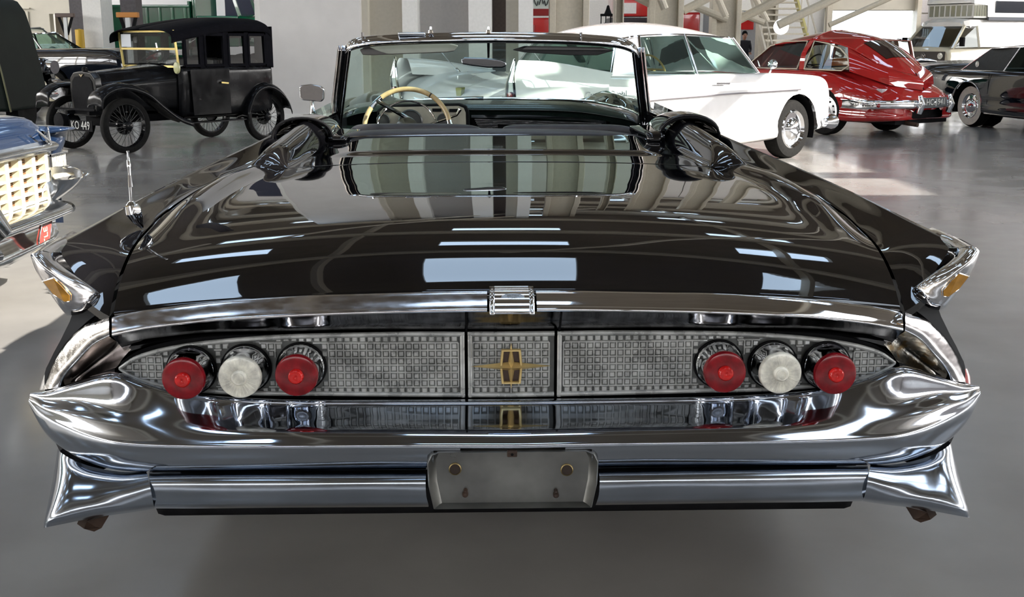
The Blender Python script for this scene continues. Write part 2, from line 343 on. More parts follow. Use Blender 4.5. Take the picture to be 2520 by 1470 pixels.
for (px, py, w_, nm, lb) in ((162, 37, 45, 'sign_stand', 'thin pale stand with dark top bracket by the dark column at left'), (316, 36, 52, 'sign_stand', 'thin pale stand with orange top bracket behind the vintage black tourer')):
    Y = 27.2 if px < 200 else 20.6; s_ = 1.385 / 1.35; t = thing(nm, lb, 'stand', atY(px, 60, Y) * Vector((1, 1, 0)))
    top = atY(px, py, Y).z; wid = w_ / (FOC / (Y * COSP + .25)); orange = mat('orange_bracket', (.45, .18, .03), .5) if px > 200 else mat('brown_bracket', (.08, .05, .04), .5)
    b = MB(); b.box(-.04, .04, -.04, .04, 0, top - .03); b.mk('pole', mat('pale_pole', (.6, .62, .62), .4), t)
    b = MB(); b.box(-wid / 2, wid / 2, -.06, .06, top - .05, top + .04); b.mk('crossbar', orange, t, bevel=.01)
    b = MB(); b.bar((-.02, 0, top - .45), (-wid * .35, 0, top - .03), .05); b.bar((.02, 0, top - .45), (wid * .4, 0, top), .05); b.mk('strut', BLACK, t)
    b = MB(); b.box(-.1, .1, -.12, .12, 0, .04); b.mk('foot_plate', DARKST, t)
t = thing('bollard', 'yellow bollard beside dark column behind the silver saloon', 'bollard', atY(194, 60, 27.3) * Vector((1, 1, 0)))
b = MB(); b.lathe([(0, 1.62), (.1, 1.6), (.10, 1.55), (.10, 0)], axis='z', n=16); b.mk('post', mat('yellow_paint', (.62, .38, .03), .5), t, True)
b = MB(); b.box(-.14, .26, -.2, .2, 0, 1.08); b.mk('concrete_base', mat('concrete_block', (.33, .31, .29), .8), t, bevel=.02)

# ------------------------------------------------------------------ the black convertible seen from behind
PSI = math.radians(1.5); CY0 = 2.13; CX0 = 0.0016
car = thing('convertible', 'long black tail-finned convertible with chrome rear bumper, nearest the camera', 'car', (CX0, CY0, 0), PSI)
cps, sps = math.cos(PSI), math.sin(PSI)
def L(px, py, v):
    """point of the car at distance v ahead of its rear end, seen at px,py in the photograph"""
    r = ray(px, py); t = (v - CX0 * sps + CY0 * cps) / (-r[0] * sps + r[1] * cps)
    X, Y, Z = r[0] * t - CX0, r[1] * t - CY0, CAMH + r[2] * t
    return (X * cps + Y * sps, v, Z)
def LL(*a): u, v, z = L(*a); return (u * 1.008, v, z)
def rows(R): return [[LL(*p) for p in r] for r in R]
def interp(x, xs, ys): return float(np.interp(x, xs, ys))
def pch(xs, ys):
    """smooth interpolation through knots"""
    xs = np.array(xs, float); ys = np.array(ys, float); m = np.gradient(ys, xs); d = np.diff(ys) / np.diff(xs)
    for i in range(len(d)):
        if d[i] == 0: m[i] = m[i + 1] = 0
    def f(x):
        x = np.clip(x, xs[0], xs[-1]); i = int(min(max(np.searchsorted(xs, x) - 1, 0), len(d) - 1)); h = xs[i + 1] - xs[i]; t = (x - xs[i]) / h
        return float((2 * t ** 3 - 3 * t * t + 1) * ys[i] + (t ** 3 - 2 * t * t + t) * h * m[i] + (-2 * t ** 3 + 3 * t * t) * ys[i + 1] + (t ** 3 - t * t) * h * m[i + 1])
    return f
zc = pch([.08, .11, .14, .18, .23, .30, .40, .52, .7, 1.0, 1.4, 1.75, 2.1, 2.4], [.852, .861, .872, .890, .912, .932, .950, .961, .967, .966, .961, .960, .972, .988])
kcr = pch([.1, .2, .37, .6, .9, 1.2, 1.6, 2.4], [.150, .146, .112, .088, .060, .042, .028, .030])
us = pch([.17, .25, .37, .6, .9, 1.2, 1.5, 1.8, 2.4], [.826, .838, .850, .878, .895, .895, .870, .845, .815])
uf = pch([.15, .5, .95, 1.6, 2.1, 2.5], [.995, .992, .972, .925, .885, .865])
zf = pch([.15, .5, .95, 1.6, 2.1, 2.5], [.914, .918, .938, .966, .986, 1.0])
def g(x, s): return math.exp(-(x / s) ** 2)
def sm(a, b, x): t = min(1, max(0, (x - a) / (b - a))); return t * t * (3 - 2 * t)
def surfz(u, v):
    a = abs(u); s_ = us(v); base = zc(v) - kcr(v) * min(a, s_) ** 2.4
    # inner shoulder ridge running back from the hinge cover
    base += .026 * sm(.42, .85, v) * g(a - (s_ - .085), .045) * (1 - .4 * sm(1.2, 1.6, v))
    base -= .012 * sm(.35, .7, v) * g(a - s_, .03)
    # rounded fairing behind the hinge cover
    cu, r = .748 - .01 * (v - 1.6), .056 + .028 * sm(1.6, 2.3, v)
    w_ = max(0.0, 1 - ((a - cu) / r) ** 2); base += (.048 + .016 * sm(1.6, 2.3, v)) * math.sqrt(w_) * math.sqrt(max(0.0, 1 - min(1, (max(0, 1.80 - v) / .25) ** 2)))
    # raised panel line and step before the boot pad
    base += .010 * sm(1.83, 1.92, v) * (1 - sm(.50, .60, a))
    if a > s_:
        t = (a - s_) / max(1e-4, uf(v) - s_); base += (zf(v) - base) * (.15 * t + .85 * t ** 1.7)
    return base
def vlip(u): return .095 + .085 * (abs(u) / .83) ** 2.2
lid = MB(); A = []
NV, NU = 90, 110
for i in range(NV + 1):
    row = []
    for j in range(NU + 1):
        s_ = -1 + 2 * j / NU; t = i / NV; ue = s_ * .84; v0 = vlip(ue); v1 = 1.632 - .12 * abs(s_) ** 5 - .06 * s_ * s_; v = v0 + (v1 - v0) * t
        u = s_ * (us(max(.17, v)) - .006); row.append((u, v, surfz(u, v)))
    A.append(row)
top = A
edge = lambda row, dz, dv=0: [(p[0], p[1] + dv, p[2] - dz) for p in row]
lid.grid([edge(A[0], .014, .004)] + A + [edge(A[-1], .02)])
for s_ in (0, -1): lid.grid([[(r[s_][0], r[s_][1], r[s_][2] - .02) for r in A], [r[s_] for r in A]])
lid.mk('trunk_lid', PAINT, car, True, auto=False)
# panel between the trunk and the seats (covers the folded roof)
A = []
for i in range(70 + 1):
    row = []
    for j in range(NU + 1):
        s_ = -1 + 2 * j / NU; t = i / 70; v0 = 1.640 - .12 * abs(s_) ** 5 - .06 * s_ * s_; v1 = 2.34 + .02 * s_ * s_; v = v0 + (v1 - v0) * t
        u = s_ * (us(v) - .006); row.append((u, v, surfz(u, v)))
    A.append(row)
b = MB(); b.grid([edge(A[0], .02)] + A + [edge(A[-1], .03)])
for s_ in (0, -1): b.grid([[(r[s_][0], r[s_][1], r[s_][2] - .02) for r in A], [r[s_] for r in A]])
b.mk('rear_deck_panel', PAINT, car, True, auto=False)
# quarter panels: shoulder, fin and side, one mesh
SEC = [(.27, [(.965, .85), (.935, .79), (.958, .735), (.99, .68), (1.008, .63), (1.0, .5), (.95, .40)]),
       (.6, [(.972, .86), (.955, .80), (.975, .74), (1.0, .68), (1.015, .62), (1.01, .48), (.96, .32)]),
       (1.2, [(.968, .89), (.972, .82), (.99, .76), (1.01, .69), (1.02, .6), (1.01, .45), (.96, .3)]),
       (2.1, [(.925, .92), (.96, .85), (.985, .78), (1.0, .7), (1.01, .6), (1.0, .45), (.95, .3)]),
       (2.6, [(.92, .93), (.96, .86), (.985, .78), (1.0, .7), (1.01, .6), (1.0, .45), (.95, .3)])]
body = MB(); rowsq = []; NVQ = 90
for i in range(NVQ + 1):
    t = i / NVQ; row = []
    for j in range(15):
        a = j / 14; v0 = .175 + .075 * a; v = v0 + (2.45 - v0) * t; s_ = us(max(.17, v)) + .002; u = s_ + (uf(v) - s_) * a; row.append((u, v, surfz(u, v)))
    v = .26 + (2.45 - .26) * t; k = [q[0] for q in SEC]
    sec = [(interp(v, k, [q[1][m_][0] for q in SEC]), v, interp(v, k, [q[1][m_][1] for q in SEC])) for m_ in range(7)]
    e = row[-1]; out = cr([(e[0] + .002, v, e[2] - .012)] + sec, 4)
    row += [tuple(p) for p in out]; rowsq.append(row)
# rear face under the fin
inner = [(p[0], p[1], p[2] - .02) for p in rowsq[0][:15]]
body.grid(rowsq); body.grid(mirx(rowsq)[:, ::-1])
ret = [(q[0] - (.05 if k > 13 else 0), q[1] + .004, q[2] - (.02 if k <= 13 else 0)) for k, q in enumerate(rowsq[0])]; body.grid([ret, rowsq[0]]); body.grid(mirx([ret, rowsq[0]]))
# doors and front fenders on to the nose
side = []
for v, uo, zo in ((2.45, .90, .965), (3.0, .925, .955), (3.8, .93, .955), (4.4, .94, .965), (5.1, .93, .985), (5.55, .90, .96), (5.72, .84, .86)):
    side.append([(uo - .10, v, zo - .015 + (.0 if v < 4.2 else .02)), (uo - .04, v, zo + (.0 if v < 4.2 else .015)), (uo + .01, v, zo - .02), (uo + .05, v, zo - .1), (min(1.0, uo + .08), v, .74), (min(1.01, uo + .09), v, .6), (uo + .07, v, .45), (uo + .02, v, .3)])
side = np.array(side).transpose(1, 0, 2); sf = fine(side, 4, 6); body.grid(sf); body.grid(mirx(sf)[:, ::-1])
bo = body.mk('quarter_panels', PAINT, car, True, auto=False)
# bonnet ahead of the windscreen with raised fender tops
hd = []
for v in np.linspace(4.3, 5.7, 22):
    drop = .16 * sm(5.35, 5.75, v); row = []
    for s_ in np.linspace(-1, 1, 61):
        u = s_ * .90; z = .985 - .03 * (u / .8) ** 2 + .075 * g(abs(u) - .76, .13) * sm(4.35, 5.0, v) - drop; row.append((u, v, z))
    hd.append(row)
b = MB(); b.grid(hd); b.mk('bonnet', PAINT, car, True, auto=False)

# rear bumper blade (top shelf, lip, rolled-under face)
R = [[(1262, 979, .145), (1000, 980, .145), (700, 979, .15), (480, 967, .155), (370, 941, .165), (290, 914, .18), (200, 937, .22), (130, 960, .25), (84, 967, .268)],
     [(1262, 984, .118), (1000, 985, .118), (700, 984, .123), (480, 971, .133), (370, 945, .143), (290, 918, .158), (200, 940, .20), (130, 962, .235), (84, 968, .262)],
     [(1262, 990, .109), (1000, 991, .109), (700, 990, .114), (480, 978, .124), (367, 951, .136), (288, 924, .150), (198, 944, .192), (129, 965, .229), (84, 969, .260)],
     [(1262, 999, .104), (1000, 1000, .104), (700, 999, .109), (480, 989, .118), (365, 962, .13), (285, 935, .14), (195, 953, .18), (127, 971, .22), (84, 970, .258)],
     [(1262, 1030, .065), (1000, 1030, .066), (700, 1032, .075), (480, 1030, .09), (350, 1015, .108), (270, 995, .135), (190, 985, .175), (125, 985, .215), (83, 974, .256)],
     [(1262, 1062, .02), (1000, 1062, .022), (700, 1064, .035), (480, 1062, .065), (340, 1052, .09), (255, 1035, .118), (180, 1015, .157), (120, 1003, .20), (82, 979, .253)],
     [(1262, 1088, 0), (1000, 1088, .003), (700, 1090, .018), (480, 1089, .048), (330, 1082, .08), (245, 1066, .11), (172, 1040, .152), (115, 1015, .2), (81, 983, .25)],
     [(1262, 1104, -.005), (1000, 1104, -.002), (700, 1105, .013), (480, 1105, .043), (325, 1099, .076), (238, 1083, .108), (166, 1056, .152), (111, 1026, .203), (80, 988, .25)],
     [(1262, 1135, .006), (1000, 1135, .009), (700, 1136, .024), (480, 1137, .054), (322, 1132, .088), (233, 1114, .122), (163, 1085, .170), (111, 1047, .218), (82, 998, .255)],
     [(1262, 1156, .028), (1000, 1156, .031), (700, 1158, .046), (480, 1160, .076), (322, 1158, .112), (235, 1140, .150), (170, 1108, .2), (118, 1062, .245), (88, 1005, .28)],
     [(1262, 1156, .07), (1000, 1156, .071), (700, 1158, .086), (480, 1160, .116), (322, 1158, .152), (235, 1140, .2), (170, 1108, .25), (118, 1062, .29), (95, 1008, .32)]]
G = fine(rows(R), 5, 8)
G[:, 0, 0] = 0
b = MB(); V_, F_ = gridVF(G); keep = [f for f in F_ if not (all(V_[i][0] > -.163 for i in f) and min(V_[i][2] for i in f) < .562 and max(V_[i][2] for i in f) < .5655)]
b.add(V_, keep); Gm = mirx(G)[:, ::-1]; V_, F_ = gridVF(Gm); keep = [f for f in F_ if not (all(V_[i][0] < .163 for i in f) and min(V_[i][2] for i in f) < .562 and max(V_[i][2] for i in f) < .5655)]; b.add(V_, keep)
bump = b.mk('rear_bumper', CHROMEB, car, True, auto=False)
# lower bar either side of the plate
R = [[(1050, 1162, .05), (900, 1162, .055), (700, 1163, .07), (520, 1163, .095), (374, 1163, .13)],
     [(1050, 1169, .014), (900, 1169, .02), (700, 1170, .035), (520, 1171, .06), (374, 1172, .092)],
     [(1049, 1190, .0), (900, 1190, .004), (700, 1192, .02), (520, 1193, .045), (376, 1193, .075)],
     [(1051, 1222, .0), (900, 1223, .005), (700, 1224, .02), (520, 1225, .045), (381, 1225, .075)],
     [(1056, 1242, .012), (900, 1243, .018), (700, 1244, .033), (520, 1246, .058), (386, 1246, .088)],
     [(1056, 1248, .05), (900, 1249, .055), (700, 1250, .07), (520, 1252, .095), (388, 1252, .13)]]
G = fine(rows(R), 4, 5)
for s_, A in ((1, G), (-1, mirx(G)[:, ::-1])): b = MB(); b.grid(A); b.mk('lower_bumper_bar', CHROMES, car, True, auto=False)
# pointed bumper ends
R = [[(367, 1161, .12), (300, 1161, .14), (235, 1149, .17), (188, 1132, .19), (160, 1115, .235), (151, 1104, .31)],
     [(371, 1172, .088), (303, 1178, .10), (235, 1170, .125), (180, 1158, .145), (153, 1150, .20), (145, 1145, .285)],
     [(377, 1200, .068), (309, 1210, .072), (236, 1208, .088), (168, 1205, .10), (144, 1200, .15), (136, 1195, .24)],
     [(383, 1232, .068), (316, 1243, .065), (241, 1245, .068), (154, 1248, .075), (132, 1245, .115), (127, 1242, .18)],
     [(386, 1246, .08), (320, 1256, .075), (246, 1264, .072), (148, 1279, .065), (124, 1280, .085), (119, 1280, .13)],
     [(387, 1252, .11), (321, 1263, .11), (250, 1273, .10), (150, 1293, .085), (124, 1298, .085), (117, 1300, .10)]]
G = fine(rows(R), 4, 5)
for A in (G, mirx(G)[:, ::-1]): b = MB(); b.grid(A); b.mk('bumper_end', CHROMES, car, True, auto=False)
# plate holder: shallow pan with rolled flange, bolts and holes
pz0, pz1 = L(1262, 1248, 0)[2], L(1262, 1108, 0)[2]; pw0, pw1 = .158, .168
out = [(-pw0, pz0), (pw0, pz0), (pw1, pz0 + .05), (pw1 + .002, pz1 - .022), (pw1 - .006, pz1 - .006), (pw1 - .022, pz1), (-pw1 + .022, pz1), (-pw1 + .006, pz1 - .006), (-pw1 - .002, pz1 - .022), (-pw1, pz0 + .05)]
cz_ = (pz0 + pz1) / 2
def ring(k, v, kz=None): return [(x * k, v, cz_ + (z - cz_) * (kz or k)) for x, z in out]
A = [ring(1.0, .03), ring(1.0, -.006), ring(.985, -.010), ring(.975, -.004), ring(.93, .012, .97), ring(.90, .016, .95)]
A = [r + [r[0]] for r in A]; b = MB(); b.grid(A); b.add(ring(.90, .016, .95), [tuple(range(len(out)))])
pl = b.mk('plate_holder', PLATEM, car, True)
for x, y, r_, m_ in ((1120, 1155, .0115, BLACK), (1395, 1157, .0115, BLACK), (1145, 1216, .006, RUST), (1368, 1217, .006, RUST), (1146, 1207, .004, RUST), (1368, 1208, .004, RUST)):
    p = L(x, y, .014); b = MB()
    if m_ is BLACK: b.lathe([(r_ * 1.12, .003), (r_ * 1.12, -.001), (r_ * .95, -.002), (r_ * .93, .002)], p, n=20); b.mk('hole_rim', mat('brassy_rim', (.35, .27, .13), .35, 1.0), pl, True); b = MB(); b.lathe([(r_, -.0005), (0, -.0005)], p, n=20); b.mk('hole', mat('brown_hole', (.035, .022, .015), .7), pl, True)
    else: b.lathe([(r_, .004), (r_, -.006), (r_ * .6, -.01), (0, -.011)], p, n=12); b.mk('bolt', m_, pl, True)
p = L(1260, 1114, 0); b = MB(); b.box(p[0] - .01, p[0] + .01, -.012, .002, p[2] - .006, p[2] + .006); b.mk('clip', RUST, pl, bevel=.002)
b = MB(); b.lathe([(.003, -.0125), (0, -.0125)], (p[0], 0, p[2]), n=10); b.mk('clip_hole', BLACK, pl)

# chrome strip along the lid edge
sx = [1262, 1100, 900, 742, 527, 387, 330, 283]; ty = [715, 717, 723, 728, 743, 760, 769, 779]; by = [768, 769, 774, 780, 792, 808, 818, 828]
dv = [0, .001, .006, .013, .032, .055, .067, .078]
R = []
for k, (f_, v_) in enumerate(((0, .118), (0.02, .100), (.22, .086), (.5, .072), (.8, .060), (.95, .057), (1.0, .062), (1.0, .09))):
    R.append([(x, ty[i] + (by[i] - ty[i]) * f_, v_ + dv[i]) for i, x in enumerate(sx)])
G = fine(rows(R), 3, 5)
Gc = G[:, [j for j in range(G.shape[1]) if G[0, j, 0] < -.036]]
for A in (Gc, mirx(Gc)[:, ::-1]): b = MB(); b.grid(A); b.mk('lid_trim', CHROMEW if A is Gc else CHROME, car, True, auto=False)
# centre clasp with oval badge
z0, z1 = L(1268, 769, .055)[2], L(1268, 714, .10)[2]
cl = MB()
A = [[(x, v_, z_) for x in (-.034, .034)] for v_, z_ in ((.125, z1 + .004), (.094, z1 + .002), (.066, (z0 + z1) / 2 + .01), (.050, z0 + .008), (.048, z0 - .002), (.09, z0 - .004))]
A = fine(A, 4, 1); cl.grid(A); cl = cl.mk('lid_clasp', CHROME, car, True, auto=False)
for s_ in (-1, 1):
    b = MB(); A2 = [[(s_ * x, v_ - dd, z_) for x, dd in ((.034, 0), (.0345, .006), (.0395, .008), (.044, .006), (.0445, -.006))] for _, v_, z_ in [tuple(r[0]) for r in A]]; b.grid(A2); b.mk('clasp_rib', CHROME, cl, True, auto=False)
mid = A[len(A) // 2 - 1][0]; slope = math.atan2(A[8][0][1] - A[12][0][1], A[8][0][2] - A[12][0][2])
bz = L(1268, 731, .07); b = MB(); pts = ell(0, 0, .023, .0075, 28); Mx = Matrix.Translation((0.002, bz[1] - .002, bz[2])) @ Matrix.Rotation(PI / 2 - slope, 4, 'X')
b.prism(pts, lambda p: Mx @ Vector((p[0], p[1], -.004)), lambda p: Mx @ Vector((p[0], p[1], .0015))); bd = b.mk('oval_badge', mat('badge_silver', (.55, .56, .57), .3, .9), cl)
INK = mat('badge_ink', (.16, .16, .16), .5)
for s2, dy, sz in (('BRITISH', .002, .0062), ('CLASSIC', -.0034, .0048)):
    q = Mx @ Vector((0, dy, .002)); text(s2, 'badge_text', sz, INK, bd, q, (PI / 2 - slope, 0, 0), .0002, sx=1.1)
q = Mx @ Vector((0, -.0125, .0015)); text('ENTERPRISES', 'clasp_text', .0058, INK, cl, q, (PI / 2 - slope, 0, 0), .0002, sx=1.1)

# dark soffit between strip and grille
oy_t = [816, 816, 817, 821, 828, 846, 858, 868]
sx2 = [1262, 1100, 900, 742, 527, 400, 350, 318]
R = []
for f_, v_ in ((0, .085), (.35, .105), (.75, .125), (1.0, .15)):
    R.append([(sx[i] * (1 - f_) + sx2[i] * f_, (by[i] - 1) * (1 - f_) + oy_t[i] * f_, v_ + dv[i] * .7) for i in range(8)])
G = fine(rows(R), 3, 5); b = MB(); b.grid(G); b.grid(mirx(G)[:, ::-1]); b.mk('lid_soffit', mat('soffit_chrome', (.14, .14, .15), .10, 1.0, noise=.3, nscale=14, stretch=(4, 1, 1)), car, True, auto=False)
for x in (1147, 1380): p = L(x, 790, .105); b = MB(); b.bar((p[0], .088, p[2] + .022), (p[0], .142, p[2] - .03), .004, .006); b.mk('soffit_seam', BLACK, car)

# grille: three cast panels of small squares
def gv(u): return .140 + .028 * (abs(u) / .8) ** 2.5
top_px = [(1384, 816), (1147, 817), (1000, 817), (900, 819), (700, 824), (560, 834), (450, 848), (380, 863), (330, 882), (297, 906)]
bot_px = [(1384, 978), (1147, 977), (1000, 976), (800, 974), (560, 970), (450, 961), (380, 949), (330, 931), (297, 906)]
tp = [LL(x, y, gv((x - 1262) / 1170)) for x, y in top_px]; bt = [LL(x, y, gv((x - 1262) / 1170)) for x, y in bot_px]
tu = pch([p[0] for p in tp][::-1], [p[2] for p in tp][::-1]); bu = pch([p[0] for p in bt][::-1], [p[2] for p in bt][::-1]); UT = tp[-1][0]
def zt(u): return tu(-abs(u))
def zb(u): return bu(-abs(u))
PITCH = .01575
def panel(name, ua, ub, cut=None, m=GRAYM):
    """raised rim + rib lattice + small pillowed squares over a dark recess"""
    t_ = car
    n = max(12, int(abs(ub - ua) / .012)); U = [ua + (ub - ua) * (1 - math.cos(PI * i / n)) / 2 for i in range(n + 1)] if False else [ua + (ub - ua) * i / n for i in range(n + 1)]
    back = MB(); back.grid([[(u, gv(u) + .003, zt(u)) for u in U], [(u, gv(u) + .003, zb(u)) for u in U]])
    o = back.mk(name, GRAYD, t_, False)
    rim = MB(); w_ = .010
    def clampz(u, z): return min(max(z, zb(u)), zt(u))
    for fz, sg in ((zt, -1), (zb, 1)):
        rim.grid([[(u, gv(u) - .004 + dv_, clampz(u, fz(u) + sg * w_ * k)) for u in U] for k, dv_ in ((0, .006), (.05, 0), (.5, -.0015), (.95, .001), (1, .006))])
    for ue, sg in ((ua, 1 if ub > ua else -1),):
        rim.grid([[(ue + sg * w_ * k, gv(ue) - .004 + dv_, z) for z in (zb(ue), zt(ue))] for k, dv_ in ((0, .006), (.05, 0), (.5, -.0015), (.95, .001), (1, .006))])
    if abs(ub) < UT - .01: rim.grid([[(ub - (1 if ub > ua else -1) * w_ * k, gv(ub) - .004 + dv_, z) for z in (zb(ub), zt(ub))] for k, dv_ in ((0, .006), (.05, 0), (.5, -.0015), (.95, .001), (1, .006))])
    rim.mk('rim', m, o, True, auto=False)
    lat = MB(); sq = MB(); lo, hi = min(ua, ub) + w_, max(ua, ub) - w_; zc0 = (zb(ua) + zt(ua)) / 2; rowsn = 8; z00 = zc0 - PITCH * rowsn / 2; rw = .0024
    nc = int((hi - lo) / PITCH); off = lo + ((hi - lo) - nc * PITCH) / 2
    def inside(u, z): return zb(u) + w_ * .8 < z < zt(u) - w_ * .8 and not (cut and any((u - c[0]) ** 2 + (z - c[1]) ** 2 < c[2] ** 2 for c in cut))
    for r_ in range(rowsn + 1):
        z = z00 + r_ * PITCH
        for c_ in range(nc):
            u0 = off + c_ * PITCH; um = u0 + PITCH / 2
            if inside(u0, z) and inside(u0 + PITCH, z):
                f = gv(um); lat.add([(u0, f + .003, z - rw), (u0 + PITCH, f + .003, z - rw), (u0 + PITCH, f - .002, z - rw * .5), (u0, f - .002, z - rw * .5), (u0, f - .002, z + rw * .5), (u0 + PITCH, f - .002, z + rw * .5), (u0 + PITCH, f + .003, z + rw), (u0, f + .003, z + rw)], [(0, 1, 2, 3), (3, 2, 5, 4), (4, 5, 6, 7)])
    for c_ in range(nc + 1):
        u = off + c_ * PITCH
        for r_ in range(rowsn):
            z0_ = z00 + r_ * PITCH
            if inside(u, z0_) and inside(u, z0_ + PITCH):
                f = gv(u); lat.add([(u - rw, f + .003, z0_), (u - rw, f + .003, z0_ + PITCH), (u - rw * .5, f - .002, z0_ + PITCH), (u - rw * .5, f - .002, z0_), (u + rw * .5, f - .002, z0_), (u + rw * .5, f - .002, z0_ + PITCH), (u + rw, f + .003, z0_ + PITCH), (u + rw, f + .003, z0_)], [(0, 1, 2, 3), (3, 2, 5, 4), (4, 5, 6, 7)])
    for r_ in range(rowsn):
        for c_ in range(nc):
            u, z = off + (c_ + .5) * PITCH, z00 + (r_ + .5) * PITCH
            if not inside(u, z): continue
            a = PITCH * .38; f = gv(u); q = a * .68; jx, jz = random.uniform(-.0006, .0006), random.uniform(-.0006, .0006)
            sq.add([(u - a, f + .002, z - a), (u + a, f + .002, z - a), (u + a, f + .002, z + a), (u - a, f + .002, z + a), (u - q + jx, f - .0012, z - q + jz), (u + q + jx, f - .0012, z - q + jz), (u + q + jx, f - .0012, z + q + jz), (u - q + jx, f - .0012, z + q + jz)],
                   [(0, 1, 5, 4), (1, 2, 6, 5), (2, 3, 7, 6), (3, 0, 4, 7), (4, 5, 6, 7)])
    lat.mk('lattice', m, o, False, kind='stuff'); sq.mk('squares', m, o, False, kind='stuff')
    return o
PODS = [(476, 911, 'red'), (610, 907, 'white'), (745, 903, 'red')]
pc = [LL(x, y, .142) for x, y, _ in PODS]
ue = LL(1145, 900, .14)[0] + .0
panel('grille_panel', ue, UT + .004, cut=[(p[0], p[2], .056) for p in pc])
panel('grille_panel', -ue, -UT - .004, cut=[(-p[0], p[2], .056) for p in pc])
ctr = panel('grille_panel', ue + .006, -ue - .006)
b = MB(); b.grid([[(u, gv(u) + .02, zt(u) + .006) for u in np.linspace(UT, -UT, 80)], [(u, gv(u) + .02, zb(u) - .006) for u in np.linspace(UT, -UT, 80)]]); b.mk('grille_backing', BLACK, car)
# star emblem
ez = L(1264, 901, .13)[2]; ew, eh = .083, .050; ev = .128
b = MB(); n = 4; b.add([(-ew, ev, ez), (0, ev, ez + .010), (ew, ev, ez), (0, ev, ez - .010), (0, ev - .016, ez)], [(0, 4, 1), (1, 4, 2), (2, 4, 3), (3, 4, 0), (0, 1, 2, 3)])
b.add([(0, ev, ez - eh), (.008, ev, ez), (0, ev, ez + eh), (-.008, ev, ez), (0, ev - .016, ez)], [(0, 4, 1), (1, 4, 2), (2, 4, 3), (3, 4, 0), (0, 1, 2, 3)])
em = b.mk('star_emblem', GOLD, car)
fr = [(-.019, -.036), (.019, -.036), (.0225, 0), (.019, .036), (-.019, .036), (-.0225, 0)]
b = MB(); A = [[(x * k, ev + dvv, ez + z * k2) for x, z in fr] for k, k2, dvv in ((1.06, 1.03, 0), (1, 1, -.007), (.84, .92, -.007), (.78, .88, 0))]; b.grid(A, True); b.mk('emblem_frame', GOLD, em)
b = MB(); b.prism([(x * .84, z * .92) for x, z in fr], lambda p: (p[0], ev + .006, ez + p[1]), lambda p: (p[0], ev + .003, ez + p[1])); b.mk('emblem_field', mat('emblem_brown', (.10, .06, .045), .4), em)

# tail lamps: flared chrome housing, lens, button
for s_ in (-1, 1):
    for k, ((px, py, colr), p) in enumerate(zip(PODS, pc)):
        c = (abs(p[0]) * s_, p[1], p[2] - .001); b = MB(); o_ = Vector(c)
        b.lathe([(.0495, .004), (.0490, -.004), (.0475, -.006), (.0455, -.010), (.0440, -.03), (.0435, -.052)], c, n=48); h = b.mk('tail_lamp', CHROME, car, True, label='chrome-housed %s tail lamp' % colr)
        b = MB(); b.lathe([(.0525, .006), (.0520, -.0005), (.0500, -.002), (.0495, .003)], c, n=48); b.mk('lamp_gasket', BLACK, h, True)
        m1 = REDL if colr == 'red' else WHITEL; b = MB(); b.lathe([(.0425, -.045), (.0435, -.050), (.0433, -.060), (.0415, -.064), (.036, -.066), (.016, -.0655)] + ([(.015, -.070), (.0125, -.073), (0, -.0745)] if colr != 'red' else [(0, -.0655)]), c, n=48); b.mk('lens', m1, h, True, label='%s round lens' % colr)
        if colr == 'red': b = MB(); b.lathe([(.0155, -.064), (.0150, -.072), (.0125, -.075), (.006, -.076), (0, -.074)], c, n=32); b.mk('lens_button', REDC, h, True)
        else:
            b = MB()
            for q in range(28): t_ = 2 * PI * q / 28; b.bar((c[0] + .017 * math.cos(t_), c[1] - .0662, c[2] + .017 * math.sin(t_)), (c[0] + .038 * math.cos(t_), c[1] - .0662, c[2] + .038 * math.sin(t_)), .0012, .0012)
            b.mk('lens_ribs', WHITEL, h)
            b = MB(); b.lathe([(.0105, -.0745), (.0105, -.0765), (.0085, -.0765), (.0085, -.0745)], c, n=24); b.mk('lens_ring', WHITEL, h, True)

# corner pieces beyond the oval
OB = [[(276, 778, .185), (220, 800, .225), (168, 846, .262), (127, 903, .285), (106, 960, .295)],
      [(276, 784, .172), (224, 808, .205), (173, 853, .238), (132, 908, .262), (111, 960, .270)],
      [(276, 808, .160), (228, 832, .188), (186, 876, .215), (148, 920, .236), (128, 958, .246)],
      [(277, 824, .163), (236, 847, .188), (198, 887, .212), (166, 926, .232), (155, 955, .240)],
      [(277, 829, .172), (238, 852, .198), (201, 890, .222), (170, 928, .242), (158, 956, .250)]]
G = fine(rows(OB), 4, 6)
for A, m_ in ((G, PITTED), (mirx(G)[:, ::-1], CHROMEW)):
    b = MB(); b.grid(A); o = b.mk('corner_bezel', m_, car, True, auto=False)
CV = [[(277, 829, .172), (238, 852, .198), (201, 890, .222), (170, 928, .242), (158, 956, .250)],
      [(290, 838, .20), (256, 866, .235), (228, 894, .262), (206, 920, .275), (196, 942, .27)],
      [(308, 848, .20), (280, 874, .235), (262, 893, .25), (250, 910, .255), (244, 926, .25)],
      [(330, 860, .175), (315, 876, .182), (306, 888, .188), (300, 898, .19), (292, 906, .19)]]
G = fine(rows(CV), 5, 6)
for A, m_ in ((G, DARKCH), (mirx(G)[:, ::-1], RUSTY)): b = MB(); b.grid(A); b.mk('corner_scoop', m_, car, True, auto=False, label='scooped corner of %s chrome' % ('tarnished' if m_ is DARKCH else 'rust-flecked'))
b = MB()
A = np.array([[LL(290, 906, .195), LL(200, 938, .235), LL(108, 966, .29)], [LL(290, 918, .165), LL(200, 942, .21), LL(100, 968, .268)]]); b.grid(A); b.grid(mirx(A)); b.mk('corner_gap', BLACK, car, kind='stuff')
